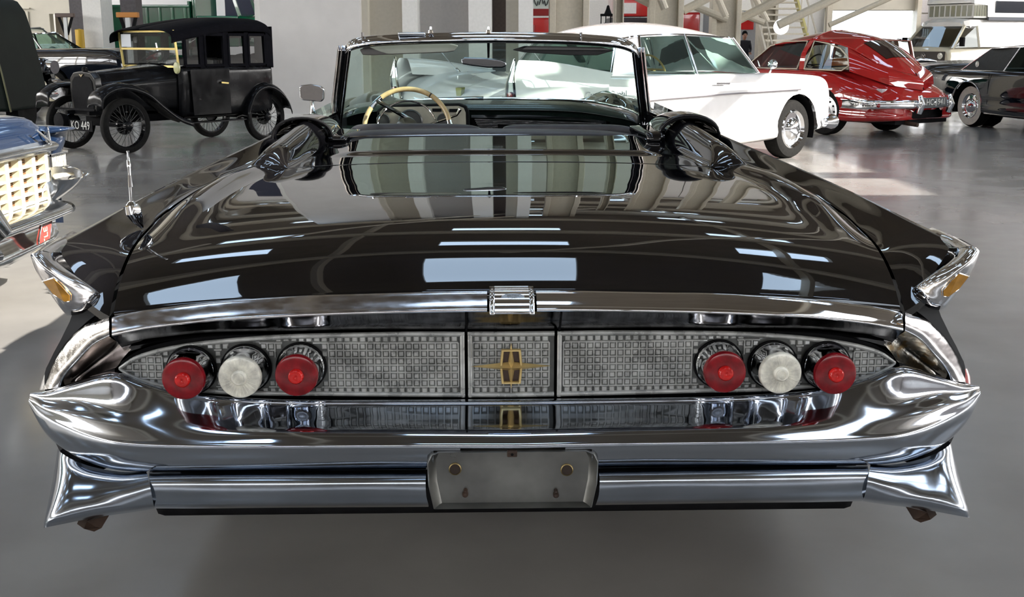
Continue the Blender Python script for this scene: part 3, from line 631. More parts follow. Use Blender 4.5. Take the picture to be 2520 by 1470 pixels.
A = fine([[LL(111, 925, .30), LL(104, 945, .30), LL(102, 962, .30)], [LL(117, 925, .272), LL(110, 945, .272), LL(106, 963, .272)], [LL(133, 926, .258), LL(124, 946, .258), LL(116, 960, .258)]], 3, 3)
b = MB(); b.grid(mirx(A)[:, ::-1]); b.mk('side_reflector', mat('red_reflector', (.35, .01, .012), .2, coat=.8), car, True, auto=False)

# fin caps
FT = [[(90, 619, .40), (87, 623, .215), (106, 617, .195), (132, 620, .235), (150, 617, .30)],
      [(90, 634, .40), (86, 632, .195), (106, 628, .168), (134, 630, .215), (146, 634, .27)],
      [(104, 668, .40), (100, 668, .190), (130, 662, .150), (163, 658, .205), (170, 662, .26)],
      [(127, 704, .40), (123, 706, .195), (158, 698, .155), (201, 686, .19), (206, 689, .25)],
      [(152, 742, .40), (149, 745, .205), (186, 736, .165), (238, 714, .20), (242, 716, .26)],
      [(172, 768, .40), (168, 768, .215), (208, 761, .175), (252, 730, .215), (254, 728, .27)],
      [(178, 776, .40), (175, 777, .25), (212, 771, .22), (252, 742, .25), (254, 736, .30)]]
G = fine(rows(FT), 4, 4)
TS = [[(86, 624, .21), (120, 602, .32), (165, 580, .45), (188, 568, .55)], [(108, 617, .195), (135, 601, .31), (172, 583, .44), (193, 571, .54)], [(134, 622, .235), (152, 609, .32), (180, 589, .43), (200, 574, .53)], [(146, 634, .27), (162, 617, .34), (186, 595, .43), (203, 579, .53)]]
G2 = fine(rows(TS), 3, 5)
for s_ in (0, 1):
    b = MB(); b.grid(G if not s_ else mirx(G)[:, ::-1]); b.grid(G2 if not s_ else mirx(G2)[:, ::-1]); fc = b.mk('fin_cap', CHROMEW if not s_ else CHROME, car, True, auto=False)
    am = [LL(x, y, v_) for x, y, v_ in ((115, 692, .164), (141, 684, .150), (161, 702, .149), (182, 727, .155), (181, 742, .158), (168, 743, .160), (140, 724, .166))]
    am = [(p[0] * (1 - 2 * s_), p[1], p[2]) for p in am]
    b = MB(); c_ = np.mean(am, axis=0); b.prism(am, lambda p: (p[0], p[1] + .012, p[2]), lambda p: (c_[0] + (p[0] - c_[0]) * .95, p[1] - .003, c_[2] + (p[2] - c_[2]) * .95)); b.mk('amber_reflector', AMBER, fc)
    b = MB(); b.tube(am + [am[0], am[1]], .0016, 6, cap=False); b.mk('reflector_rim', CHROME, fc, True)
# aerial on the left fin
prof = [Vector(LL(*q)) for q in ((357, 560, .66), (345, 538, .64), (335, 520, .63), (331, 505, .63))]
tip = Vector(LL(322, 372, .63))
b = MB(); b.tube(prof, [.004, .016, .0215, .017], 16, sx=.9); b.tube([prof[-1], prof[-1] + Vector((0, 0, .009))], [.013, .006], 16)
ant = b.mk('aerial', CHROME, car, True)
d = (tip - prof[-1]); b = MB(); N_ = 12
P = [prof[-1] + d * t for t in (0, .34, .345, .55, .555, .70, .705, .84, .845, .97, 1.0)]; b.tube(P, [.0045, .0045, .006, .0045, .0038, .0038, .0052, .0036, .003, .003, .0042], 10); b.mk('aerial_mast', CHROME, ant, True)

# underbody, wheels, brackets
b = MB(); b.box(-.88, .88, .52, 5.4, .19, .50); b.box(-.7, .7, .12, .5, .42, .62); b.mk('underbody', BLACK, car, bevel=.03)  # underbody box set low to block light and darken the floor
def wheelprof(b, c, r, w_): b.lathe([(r * .62, -w_ / 2), (r * .8, -w_ * .52), (r * .95, -w_ * .45), (r, -w_ * .3), (r, w_ * .3), (r * .95, w_ * .45), (r * .8, w_ * .52), (r * .62, w_ / 2)], c, axis='x', n=40)
for v in (1.42, 4.75):
    for s_ in (-1, 1):
        b = MB(); wheelprof(b, (s_ * .78, v, .365), .365, .2); wl = b.mk('wheel', RUBBER, car, True)
        b = MB(); b.lathe([(.23, s_ * .1), (.2, s_ * .07), (.1, s_ * .09), (0, s_ * .1)], (s_ * .78, v, .365), axis='x', n=32); b.mk('hubcap', CHROME, wl, True)
for s_ in (-1, 1):
    P = [LL(*q) for q in ((198, 1290, .14), (215, 1302, .12), (240, 1309, .12), (258, 1300, .13), (277, 1268, .14), (240, 1262, .2))]; P = [(p[0] * s_ * -1, p[1], p[2]) for p in P]
    b = MB(); b.prism(P, lambda p: p, lambda p: (p[0], p[1] + .03, p[2] + .012)); b.mk('bumper_bracket', RUST, car)
for s_ in (-.45, .45): b = MB(); b.tube([(s_, .35, .33), (s_, 1.2, .30)], .03, 14); b.mk('exhaust_pipe', RUST, car, True)

# boot pad and seats
def arc_row(xs_, ys_, vs_): return [L(x, y, v) for x, y, v in zip(xs_, ys_, vs_)]
px_ = [822, 850, 900, 1000, 1200, 1400, 1500, 1560, 1600]
G = fine([arc_row(px_, [340, 340, 339, 336, 334, 337, 340, 344, 346], [2.30] + [2.33] * 7 + [2.30]),
          arc_row(px_, [337, 333, 328, 326, 325, 327, 330, 337, 342], [2.31] + [2.34] * 7 + [2.31]),
          arc_row(px_, [336, 329, 322, 319, 318, 320, 324, 332, 341], [2.33] + [2.40] * 7 + [2.33]),
          arc_row(px_, [337, 331, 324, 320, 319, 321, 326, 334, 342], [2.36] + [2.48] * 7 + [2.36]),
          arc_row(px_, [345, 350, 350, 350, 350, 350, 350, 350, 350], [2.37] + [2.50] * 7 + [2.37])], 4, 6)
b = MB(); b.grid(G); b.mk('boot_pad', VINYL, car, True, auto=False)
b = MB(); b.tube([tuple(p) for p in G[1]], .004, 6); b.mk('pad_piping', CHROMEW, car, True)
for pts_, nm in ((((862, 322), (872, 312), (900, 307), (1000, 305), (1100, 306), (1160, 310), (1185, 318), (1192, 326)), 'front_seat'), (((1235, 322), (1245, 312), (1290, 308), (1400, 308), (1500, 308), (1545, 313), (1565, 322), (1570, 332)), 'front_seat')):
    R = [[L(x, y + dy, vv) for x, y in pts_] for dy, vv in ((30, 2.92), (4, 2.92), (0, 2.95), (2, 3.02), (40, 3.08))]
    b = MB(); b.grid(fine(R, 4, 4)); st_ = b.mk(nm, VINYL, car, True, auto=False)
b = MB(); b.box(-.72, .72, 2.55, 2.75, .35, .86); b.box(-.72, .72, 2.6, 4.1, .3, .36); b.mk('rear_seat', VINYL, car, bevel=.05)
b = MB(); b.box(-.70, -.02, 2.92, 3.06, .5, .90); b.box(.02, .70, 2.92, 3.06, .5, .90); b.mk('seat_backs', VINYL, car, bevel=.03)

# hinge covers at either side of the seats (shell arched over the fairing)
for s_ in (-1, 1):
    def hc(u, v, z): return (s_ * u, v, z)
    arch = []
    for v, zr, wr in ((2.30, 1.0, 1.0), (2.32, 1.02, 1.03), (2.45, 1.03, 1.02), (2.62, .92, .96), (2.78, .55, .82), (2.86, .25, .6)):
        row = []
        for q in range(17):
            t_ = PI * q / 16; row.append(hc(.748 + .112 * wr * math.cos(t_), v, (.968 + .088 * zr * math.sin(t_) ** .75 + .006)))
        arch.append(row)
    b = MB(); b.grid(fine(arch, 3, 1)); ar = b.mk('hinge_cover', PAINT, car, True, auto=False); sd = ar.modifiers.new('s', 'SOLIDIFY'); sd.thickness = .010; sd.offset = -1
    b = MB(); R = [[hc(.645, 2.26, .968), hc(.575, 2.26, .968)], [hc(.645, 2.26, .992), hc(.575, 2.26, .990)], [hc(.66, 2.40, 1.000), hc(.565, 2.42, .992)], [hc(.67, 2.62, 1.000), hc(.56, 2.66, .99)], [hc(.67, 2.72, .97), hc(.58, 2.74, .96)]]
    b.grid(fine(R, 3, 3)); fp = b.mk('hinge_cover_foot', PAINT, car, True, auto=False); sd = fp.modifiers.new('s', 'SOLIDIFY'); sd.thickness = .012
    b = MB(); b.box(min(s_ * .64, s_ * .58), max(s_ * .64, s_ * .58), 2.262, 2.30, .966, .985); b.mk('hinge_slot', BLACK, car)
    b = MB(); P = [hc(.748 + .116 * math.cos(PI * q / 16), 2.296, (.972 + .088 * math.sin(PI * q / 16) ** .75)) for q in range(17)]; b.tube(P, .005, 8); b.mk('hinge_cover_lip', BLACK, car, True)

# door tops, sills of the cabin
for s_ in (-1, 1):
    R = [[(s_ * .90, v, .955), (s_ * .855, v, .985), (s_ * .80, v, .985), (s_ * .775, v, .95), (s_ * .77, v, .6)] for v in (2.75, 3.2, 3.7, 4.0)]
    b = MB(); b.grid(fine(R, 3, 3)); dt = b.mk('door_top', PAINT, car, True, auto=False)
    b = MB(); b.bar((s_ * .80, 2.85, .992), (s_ * .80, 3.75, .992), .018, .012); b.mk('door_rail', CHROME, dt)
    b = MB(); b.grid([[(s_ * .835, 2.95, .985), (s_ * .835, 3.85, .985)], [(s_ * .832, 3.05, 1.03), (s_ * .832, 3.80, 1.04)]]); b.mk('door_glass', TINT, dt)
# windscreen: header, pillars, glass
def hdr(px, py, v): return L(px, py, v)
hp = [(850, 112, 3.42), (862, 101, 3.37), (885, 94, 3.33), (930, 89, 3.30), (1040, 84, 3.27), (1210, 81, 3.25), (1380, 84, 3.27), (1480, 90, 3.30), (1530, 96, 3.33), (1560, 108, 3.37), (1572, 122, 3.42)]
H = [L(*q) for q in hp]; Hs = cr(H, 4)
R = [[(p[0], p[1] + dv_, p[2] + dz) for p in Hs] for dv_, dz in ((.05, .0), (.03, .006), (.005, .002), (-.012, -.010), (-.026, -.022), (-.032, -.032), (-.024, -.040), (.01, -.042))]
b = MB(); b.grid(R); ws = b.mk('windscreen_header', CHROME, car, True, auto=False)
b = MB(); R = [[(p[0], p[1] + dv_, p[2] + dz) for p in Hs[3:-3]] for dv_, dz in ((-.002, -.034), (.0, -.044), (.03, -.046))]; b.grid(R); b.mk('header_lining', mat('grey_lining', (.05, .05, .055), .35, .3), ws, True)
for x in (1060, 1202): p = L(x, 77, 3.26); b = MB(); b.lathe([(.012, 0), (.010, .012), (.005, .016), (.004, .028), (0, .03)], (p[0], p[1], p[2] - .008), axis='z', n=12); b.mk('header_pin', CHROME, ws, True)
for x in (892, 1430): p = L(x, 87, 3.27); b = MB(); b.box(p[0] - .003, p[0] + .003, 3.245, 3.32, p[2] - .026, p[2] + .013); b.mk('header_clip', CHROME, ws)
b = MB(); p = L(980, 85, 3.275); b.box(p[0], p[0] + .125, 3.252, 3.29, p[2] - .006, p[2] + .010); b.mk('latch_cover', CHROMEB, ws, bevel=.004)
for sgn, top_, bot_ in ((-1, (846, 118), (822, 296)), (1, (1572, 122), (1594, 300))):
    t0 = Vector(L(*top_, 3.40)); b0 = Vector(L(*bot_, 3.80))
    for k, (off_, wd, m_, nm) in enumerate(((0, .022, CHROMEW, 'pillar'), (.017, .012, BLACK, 'pillar_seal'), (-.018, .012, DARKCH, 'pillar_trim'), (.030, .013, CHROMEW, 'pillar_trim'))):
        if k == 0: pass
        b = MB(); b.bar(t0 + Vector((-sgn * off_, -.01 * k, 0)), b0 + Vector((-sgn * off_, -.01 * k, -.04)), wd, .035); b.mk(nm, m_, ws, bevel=.003)
    b = MB(); b.box(b0.x - .04, b0.x + .04, 3.72, 3.84, b0.z - .06, b0.z - .01); b.lathe([(.018, 0), (.016, .02), (0, .022)], (b0.x + sgn * -.02, 3.74, b0.z - .01), axis='z', n=14); b.mk('pillar_foot', CHROME, ws, bevel=.004)
base = [L(826, 292, 3.80), L(852, 276, 3.98), L(900, 262, 4.18), L(980, 250, 4.32), L(1215, 243, 4.40), L(1430, 248, 4.32), L(1520, 262, 4.18), L(1566, 278, 3.98), L(1590, 296, 3.80)]
topc = [L(852, 116, 3.42), L(866, 108, 3.40), L(905, 102, 3.37), L(1000, 98, 3.33), L(1212, 96, 3.31), L(1420, 99, 3.33), L(1515, 106, 3.37), L(1555, 116, 3.40), L(1570, 124, 3.42)]
midr = [tuple((Vector(a) * .5 + Vector(c) * .5) + Vector((0, .05, .01))) for a, c in zip(base, topc)]
b = MB(); b.grid(fine([base, midr, topc], 6, 6)); b.mk('windscreen_glass', TINT, ws, True, auto=False)
b = MB(); b.tube([tuple(p) for p in cr(base, 5)], .007, 8); b.mk('windscreen_base_trim', CHROME, ws, True)
for x0, y0, x1, y1 in ((1045, 243, 1190, 240), (1235, 241, 1330, 243), (1330, 246, 1440, 256)):
    b = MB(); p, q = Vector(L(x0, y0, 4.42)), Vector(L(x1, y1, 4.40)); b.bar(p, q, .010, .012); b.bar(p + Vector((0, -.02, -.004)), q + Vector((0, -.02, -.006)), .006, .006); b.mk('wiper', CHROME, ws)
# sun visors and mirror
for pts_, tilt in ((((885, 122), (912, 110), (1105, 106), (1128, 112), (1118, 126), (1100, 129), (920, 136), (892, 135)), 0), (((1262, 122), (1290, 113), (1480, 116), (1512, 124), (1470, 136), (1400, 136), (1290, 129), (1265, 124)), 1)):
    P = [L(x, y, 3.38) for x, y in pts_]; b = MB(); b.prism(P, lambda p: (p[0], p[1] - .006, p[2]), lambda p: (p[0], p[1] + .012, p[2])); b.mk('sun_visor', mat('grey_visor', (.14, .135, .13), .4, noise=.05) if not tilt else mat('black_visor', (.015, .015, .016), .5), ws, bevel=.005)
    if tilt: P2 = [L(x, y, 3.36) for x, y in ((1285, 122), (1300, 113), (1480, 116), (1505, 124))]; b = MB(); b.prism(P2, lambda p: (p[0], p[1] - .004, p[2]), lambda p: (p[0], p[1] + .002, p[2])); b.mk('visor_edge', MATS['grey_visor'], ws)
m0 = Vector(L(1202, 98, 3.38)); m1 = Vector(L(1202, 142, 3.40)); b = MB(); b.tube([m0, m1], [.007, .005], 8); b.mk('mirror_stem', BLACK, ws, True)
P = [L(x, y, 3.38) for x, y in ((1134, 146), (1142, 141), (1190, 142), (1232, 147), (1245, 152), (1247, 162), (1236, 167), (1200, 167), (1160, 162), (1137, 158))]
b = MB(); b.prism(P, lambda p: (p[0], p[1], p[2]), lambda p: (p[0], p[1] + .035, p[2])); b.mk('rear_view_mirror', CHROMEB, ws, bevel=.006)
# dashboard
dp = [(838, 300), (850, 282), (900, 268), (1000, 262), (1215, 262), (1400, 265), (1500, 278), (1560, 292), (1588, 318)]
R = [[L(x, y - 16 + 0, 4.30) for x, y in dp], [L(x, y - 12, 4.18) for x, y in dp], [L(x, y - 4, 4.08) for x, y in dp], [L(x, y + 9, 4.03) for x, y in dp], [L(x, y + 17, 4.06) for x, y in dp], [L(x, y + 90, 4.10) for x, y in dp]]
b = MB(); b.grid(fine(R, 4, 4)); da = b.mk('dashboard', DASH, car, True, auto=False)
cl_ = [(928, 312), (928, 272), (940, 262), (960, 259), (1130, 256), (1148, 262), (1154, 275), (1156, 312)]
P = [L(x, y, 3.92) for x, y in cl_]; b = MB(); b.prism(P, lambda p: p, lambda p: (p[0], p[1] + .1, p[2])); b.mk('instrument_hood', BLACK, da, bevel=.004)
P = [L(x, y, 3.91) for x, y in ((934, 312), (934, 276), (944, 267), (962, 264), (1128, 261), (1141, 266), (1146, 278), (1147, 312))]; b = MB(); b.prism(P, lambda p: p, lambda p: (p[0], p[1] + .012, p[2])); ip = b.mk('instrument_panel', mat('ivory_panel', (.40, .37, .30), .35, noise=.1), da)
for x, y, r_ in ((943, 296, .036), (1010, 300, .065), (1092, 296, .036)):
    p = L(x, y, 3.905); b = MB(); b.lathe([(r_, .004), (r_, -.006), (r_ * .9, -.01), (r_ * .86, -.003), (0, -.003)], p, n=28); b.mk('gauge', mat('gauge_face', (.06, .06, .06), .3), ip, True)
for x, y in ((955, 272), (1075, 271), (1117, 272)): p = L(x, y, 3.90); b = MB(); b.box(p[0] - .024, p[0] + .024, 3.898, 3.91, p[2] - .008, p[2] + .008); b.mk('gauge_window', BLACK, ip)
P = [L(x, y, 3.95) for x, y in ((1160, 283), (1300, 283), (1430, 290), (1500, 300), (1500, 306), (1430, 297), (1300, 291), (1160, 290))]; b = MB(); b.prism(P, lambda p: p, lambda p: (p[0], p[1] + .03, p[2])); b.mk('dash_chrome_strip', CHROME, da)
for k in range(6):
    b = MB(); y = 294 + k * 4.2; x1 = 1480 if k < 3 else 1225; p = Vector(L(1168 + k * 2, y, 3.96)); q = Vector(L(x1, y + (10 if k < 3 else 0), 3.96)); b.bar(p, q, .008, .006); b.mk('louvre', CHROMEW, da)
b = MB(); P = [L(x, y, 3.99) for x, y in ((1162, 290), (1500, 304), (1500, 330), (1162, 330))]; b.prism(P, lambda p: p, lambda p: (p[0], p[1] + .01, p[2])); b.mk('louvre_backing', BLACK, da)
# steering wheel
sw = Vector(L(1002, 318, 3.56)); RR = .212; nrm = Vector((0, -.90, .42)).normalized(); ex = Vector((1, 0, 0)); ey = nrm.cross(ex); ey = -ey if ey.z < 0 else ey
def wp(r_, a_, d_=0): return sw + ex * (r_ * math.cos(a_)) + ey * (r_ * math.sin(a_)) + nrm * d_
def arcp(a0, a1, n=24, r_=RR): return [wp(r_, math.radians(a0 + (a1 - a0) * k / n)) for k in range(n + 1)]
b = MB(); b.tube(arcp(-220, 8, 60), .0105, 10); stw = b.mk('steering_wheel', BLACK, car, True)
for a0, a1, m_, nm in ((58, 128, IVORY, 'rim_grip'), (12, 56, IVORY, 'rim_grip'), (128, 148, CHROME, 'rim_band'), (148, 212, IVORY, 'rim_grip'), (-10, 12, CHROME, 'rim_band'), (56, 58, RUST, 'rim_band')):
    b = MB(); b.tube(arcp(a0, a1), .0125, 12); b.mk(nm, m_, stw, True)
b = MB(); b.tube(arcp(20, 200, 30, RR * .70), .005, 8); b.mk('horn_ring', CHROME, stw, True)
b = MB(); b.tube([wp(RR, math.radians(135)), wp(.05, math.radians(60), .0), wp(.06, math.radians(-30))], .011, 8, sx=1.6); b.tube([wp(.0, 0), wp(RR, math.radians(-5))], .010, 8); b.tube([wp(0, 0), wp(RR, math.radians(185))], .010, 8); b.mk('spoke', CHROME, stw, True)
b = MB(); b.tube([wp(0, 0, -.03), wp(0, 0, .02), wp(0, 0, .03)], [.06, .055, .02], 20); b.mk('hub', CHROMEW, stw, True)
b = MB(); b.tube([wp(.05, .4, -.05), wp(.26, math.radians(20), -.04), wp(.285, math.radians(24), -.03)], [.006, .006, .010], 8); b.mk('gear_lever', CHROME, stw, True)
b = MB(); b.tube([wp(0, 0, -.03), wp(0, 0, -.35)], .03, 12); b.mk('column_tube', BLACK, stw, True)
# door mirror
P = [L(x, y, 3.86) for x, y in ((736, 214), (741, 210), (766, 207), (789, 212), (798, 220), (796, 245), (790, 251), (744, 247), (737, 240))]
b = MB(); b.prism(P, lambda p: p, lambda p: (p[0], p[1] + .04, p[2])); mr = b.mk('door_mirror', CHROMEW, car, bevel=.006)
c_ = np.mean(P, axis=0); P2 = [tuple(c_ + (np.array(p) - c_) * .88) for p in P]; b = MB(); b.prism(P2, lambda p: (p[0], p[1] + .002, p[2]), lambda p: (p[0], p[1] - .003, p[2])); b.mk('mirror_glass', mat('mirror_glass', (.75, .76, .78), .02, 1.0), mr)
b = MB(); b.tube([L(768, 247, 3.88), L(768, 264, 3.88), L(772, 286, 3.88)], [.010, .010, .022], 10); b.mk('mirror_stem', CHROME, mr, True)

# ------------------------------------------------------------------ the other vehicles
# local frame of each: x ahead, y to its left, z up
def carbody(par, ST, m, arches=(), name='body', nk=6, nr=4, inset=.5):
    ST = sorted(ST); G = []
    def row(f): return [f(*s) for s in ST]
    G = [row(lambda x, zc, zs, yf, yw, zm, zl, zr: (x, 0, zc)), row(lambda x, zc, zs, yf, yw, zm, zl, zr: (x, yf * .5, zc - .008)), row(lambda x, zc, zs, yf, yw, zm, zl, zr: (x, yf * .86, (zc + zs) / 2)),
         row(lambda x, zc, zs, yf, yw, zm, zl, zr: (x, yf, zs)), row(lambda x, zc, zs, yf, yw, zm, zl, zr: (x, yf + (yw - yf) * .7, zs - .045)), row(lambda x, zc, zs, yf, yw, zm, zl, zr: (x, yw, zm)),
         row(lambda x, zc, zs, yf, yw, zm, zl, zr: (x, yw, zl)), row(lambda x, zc, zs, yf, yw, zm, zl, zr: (x, yw * .93, zr)), row(lambda x, zc, zs, yf, yw, zm, zl, zr: (x, 0, zr))]
    A = fine(G, nr, nk); V, F = gridVF(A); V = np.array(V); keep = []
    cut = set(); used = set()
    for f in F:
        c = V[list(f)].mean(0)
        if any((c[0] - ax) ** 2 + (c[2] - az) ** 2 < r * r and c[1] > inset for ax, az, r in arches): cut |= set(f)
        else: keep.append(f); used |= set(f)
    for i in cut & used:
        ax, az, r = min(arches, key=lambda a: abs(math.hypot(V[i][0] - a[0], V[i][2] - a[1]) - a[2])); d = math.hypot(V[i][0] - ax, V[i][2] - az)
        if V[i][1] > inset and d > .05: V[i][0] = ax + (V[i][0] - ax) * r / d; V[i][2] = az + (V[i][2] - az) * r / d
    b = MB(); b.add(V, keep); V2 = V.copy(); V2[:, 1] *= -1; b.add(V2, [tuple(reversed(f)) for f in keep]); o = b.mk(name, m, par, True, auto=False)
    for ax, az, r in arches:
        for s_ in (-1, 1):
            w_ = interp(ax, [s[0] for s in ST], [s[4] for s in ST]); b = MB(); b.lathe([(r, s_ * (w_ - .04)), (r * .98, s_ * (w_ - .32)), (0, s_ * (w_ - .32))], (ax, 0, az), n=32, a0=-.3, a1=PI + .3); b.mk('wheel_well', BLACK, par, True)
    return o
def wheel(par, x, y, r, w_, rim=CHROME, white=0.0, cap='disc', hub=.62, name='wheel'):
    s_ = 1 if y > 0 else -1; c = (x, y, r); b = MB()
    b.lathe([(r * hub, -w_ / 2), (r * .82, -w_ * .52), (r * .95, -w_ * .47), (r, -w_ * .32), (r, w_ * .32), (r * .95, w_ * .47), (r * .82, w_ * .52), (r * hub, w_ / 2)], c, n=44); t = b.mk(name, RUBBER, par, True)
    if white: b = MB(); b.lathe([(r * hub, s_ * w_ * .505), (r * (hub + white) / 2 + r * .0, s_ * w_ * .54), (r * white, s_ * w_ * .53)], c, n=44); b.mk('whitewall', mat('whitewall', (.92, .88, .74), .6, noise=.06), t, True)
    if cap == 'disc': P = [(r * hub * 1.02, s_ * w_ * .48), (r * hub * .95, s_ * w_ * .56), (r * hub * .84, s_ * w_ * .40), (r * hub * .6, s_ * w_ * .42), (r * hub * .5, s_ * w_ * .60), (r * hub * .25, s_ * w_ * .72), (0, s_ * w_ * .74)]
    else: P = [(r * hub * 1.02, s_ * w_ * .48), (r * hub * .9, s_ * w_ * .52), (r * hub * .8, s_ * w_ * .30), (r * hub * .45, s_ * w_ * .34), (r * hub * .40, s_ * w_ * .55), (r * hub * .2, s_ * w_ * .64), (0, s_ * w_ * .65)]
    b = MB(); b.lathe(P, c, n=40); b.mk('rim', rim, t, True)
    if cap == 'holes':
        for k in range(12):
            a = 2 * PI * k / 12; q = r * hub * .68; b = MB(); b.lathe([(r * .045, s_ * w_ * .345), (0, s_ * w_ * .35)], (x + q * math.cos(a), y, r + q * math.sin(a)), n=10); b.mk('vent_hole', BLACK, t)
    return t
def greenhouse(par, anch, kinds, mb, mg, crown, pr=.016, trim=None, roofname='roof', bulge=0.0):
    for i, (nm, kd) in enumerate(kinds):
        (b0, t0), (b1, t1) = anch[i], anch[i + 1]
        n = 5; BB = [np.array(b0) * (1 - k / n) + np.array(b1) * (k / n) for k in range(n + 1)]; TT = [np.array(t0) * (1 - k / n) + np.array(t1) * (k / n) for k in range(n + 1)]
        MM = [(a_ + c_) / 2 + np.array([0, 0, .02]) + (np.array([a_[0] - (anch[0][0][0] + anch[-1][0][0]) / 2, a_[1] * 1.5, 0]) / max(.1, math.hypot(a_[0] - (anch[0][0][0] + anch[-1][0][0]) / 2, a_[1] * 1.5))) * bulge for a_, c_ in zip(BB, TT)]; A = np.array([BB, TT]) if kd == 'glass' or not bulge else fine([BB, MM, TT], 4, 1); m = mg if kd == 'glass' else mb
        if i == 0 or i == len(kinds) - 1:
            b = MB(); b.grid(A); b.grid(miry(A)[:, ::-1]); b.mk(nm, m, par, True, auto=False)
        else:
            for s_ in (0, 1): b = MB(); b.grid(miry(A)[:, ::-1] if s_ else A); b.mk(nm, m, par, kd != 'glass', auto=False)
    for i in range(1, len(anch) - 1):
        for s_ in (1, -1): b = MB(); p, q = Vector(anch[i][0]), Vector(anch[i][1]); p.y *= s_; q.y *= s_; b.bar(p, q, pr * 2, pr * 2); b.mk('pillar', trim or mb, par, bevel=pr * .4)
    T = cr([a[1] for a in anch], 6); rws = []
    ns = 9; xs_ = T[:, 0]; x0, x1 = xs_.max(), xs_.min()
    for j in range(ns + 1):
        t = j / ns; rws.append([(p[0] + 0.0, p[1] * t, p[2] + crown * (1 - t * t) * max(0, 1 - (abs(2 * (p[0] - x0) / (x1 - x0) - 1)) ** 3)) for p in T])
    A = np.array(rws); b = MB(); b.grid(A); b.grid(miry(A)[:, ::-1]); b.mk(roofname, mb, par, True, auto=False)
    for s_ in (1, -1):
        b = MB(); b.tube([(p[0], p[1] * s_ * 1.004, p[2] - .004) for p in T], .013, 6); b.mk('roof_rail', trim or mb, par, True)
def steer(par, c, r=.19, tilt=.5, m=BLACK):
    b = MB(); P = [(c[0] - math.sin(tilt) * r * math.sin(a) * 1.0, c[1] + r * math.cos(a), c[2] + math.cos(tilt) * r * math.sin(a)) for a in np.linspace(0, 2 * PI, 28)]; b.tube(P, .012, 6, cap=False)
    b.bar((c[0], c[1] - r, c[2]), (c[0], c[1] + r, c[2]), .02); b.bar(c, (c[0] + .4, c[1], c[2] - .3), .03); b.mk('steering_wheel', m, par, True)
def place(name, label, front, heading, scale=1.0, off=(0, 0)):
    """front: ground point of the car-local spot `off`"""
    a = math.radians(heading); c, s = math.cos(a), math.sin(a); ox_, oy_ = off[0] * scale, off[1] * scale
    return thing(name, label, 'car', (front[0] - (ox_ * c - oy_ * s), front[1] - (ox_ * s + oy_ * c), 0), a, scale=scale)

# --- white two-door coupe
WHITEP = paint('white_car_paint', (.80, .78, .77), .06); PINKW = paint('roof_white_paint', (.80, .74, .76), .08)
t = place('coupe', 'white two-door hardtop coupe with tail fins, seen through the windscreen', (3.22, 13.49), 42, 1.0, (0, -.80))
ST = [(-4.42, .60, .64, .62, .74, .58, .46, .40), (-4.38, .74, .80, .80, .88, .68, .48, .35), (-4.28, .85, .92, .83, .91, .72, .49, .32), (-4.1, .93, .99, .85, .93, .74, .48, .30), (-3.8, .99, 1.03, .86, .945, .74, .47, .28), (-3.4, 1.02, 1.03, .84, .95, .74, .46, .26), (-2.6, 1.02, 1.01, .83, .96, .74, .46, .24),
      (-1.5, 1.0, 1.0, .84, .96, .74, .45, .22), (-.4, .98, .99, .84, .96, .74, .46, .24), (.3, .93, .96, .82, .95, .72, .46, .28), (.60, .87, .93, .81, .93, .72, .48, .33), (.74, .78, .87, .74, .88, .70, .52, .42), (.79, .64, .72, .60, .76, .64, .56, .50)]
carbody(t, ST, WHITEP, ((0, .34, .41), (-3.0, .33, .40)))
ANC = [((-.30, 0, .99), (-.95, 0, 1.42)), ((-.55, .78, .98), (-.86, .62, 1.38)), ((-1.72, .84, .99), (-1.72, .64, 1.415)), ((-2.55, .80, 1.0), (-2.42, .62, 1.40)), ((-2.95, .74, 1.01), (-2.72, .58, 1.37)), ((-3.42, 0, 1.03), (-2.92, 0, 1.40))]
greenhouse(t, ANC, [('windscreen', 'glass'), ('side_window', 'glass'), ('quarter_window', 'glass'), ('rear_pillar', 'panel'), ('rear_window', 'glass')], PINKW, TINT, .13, trim=CHROME)
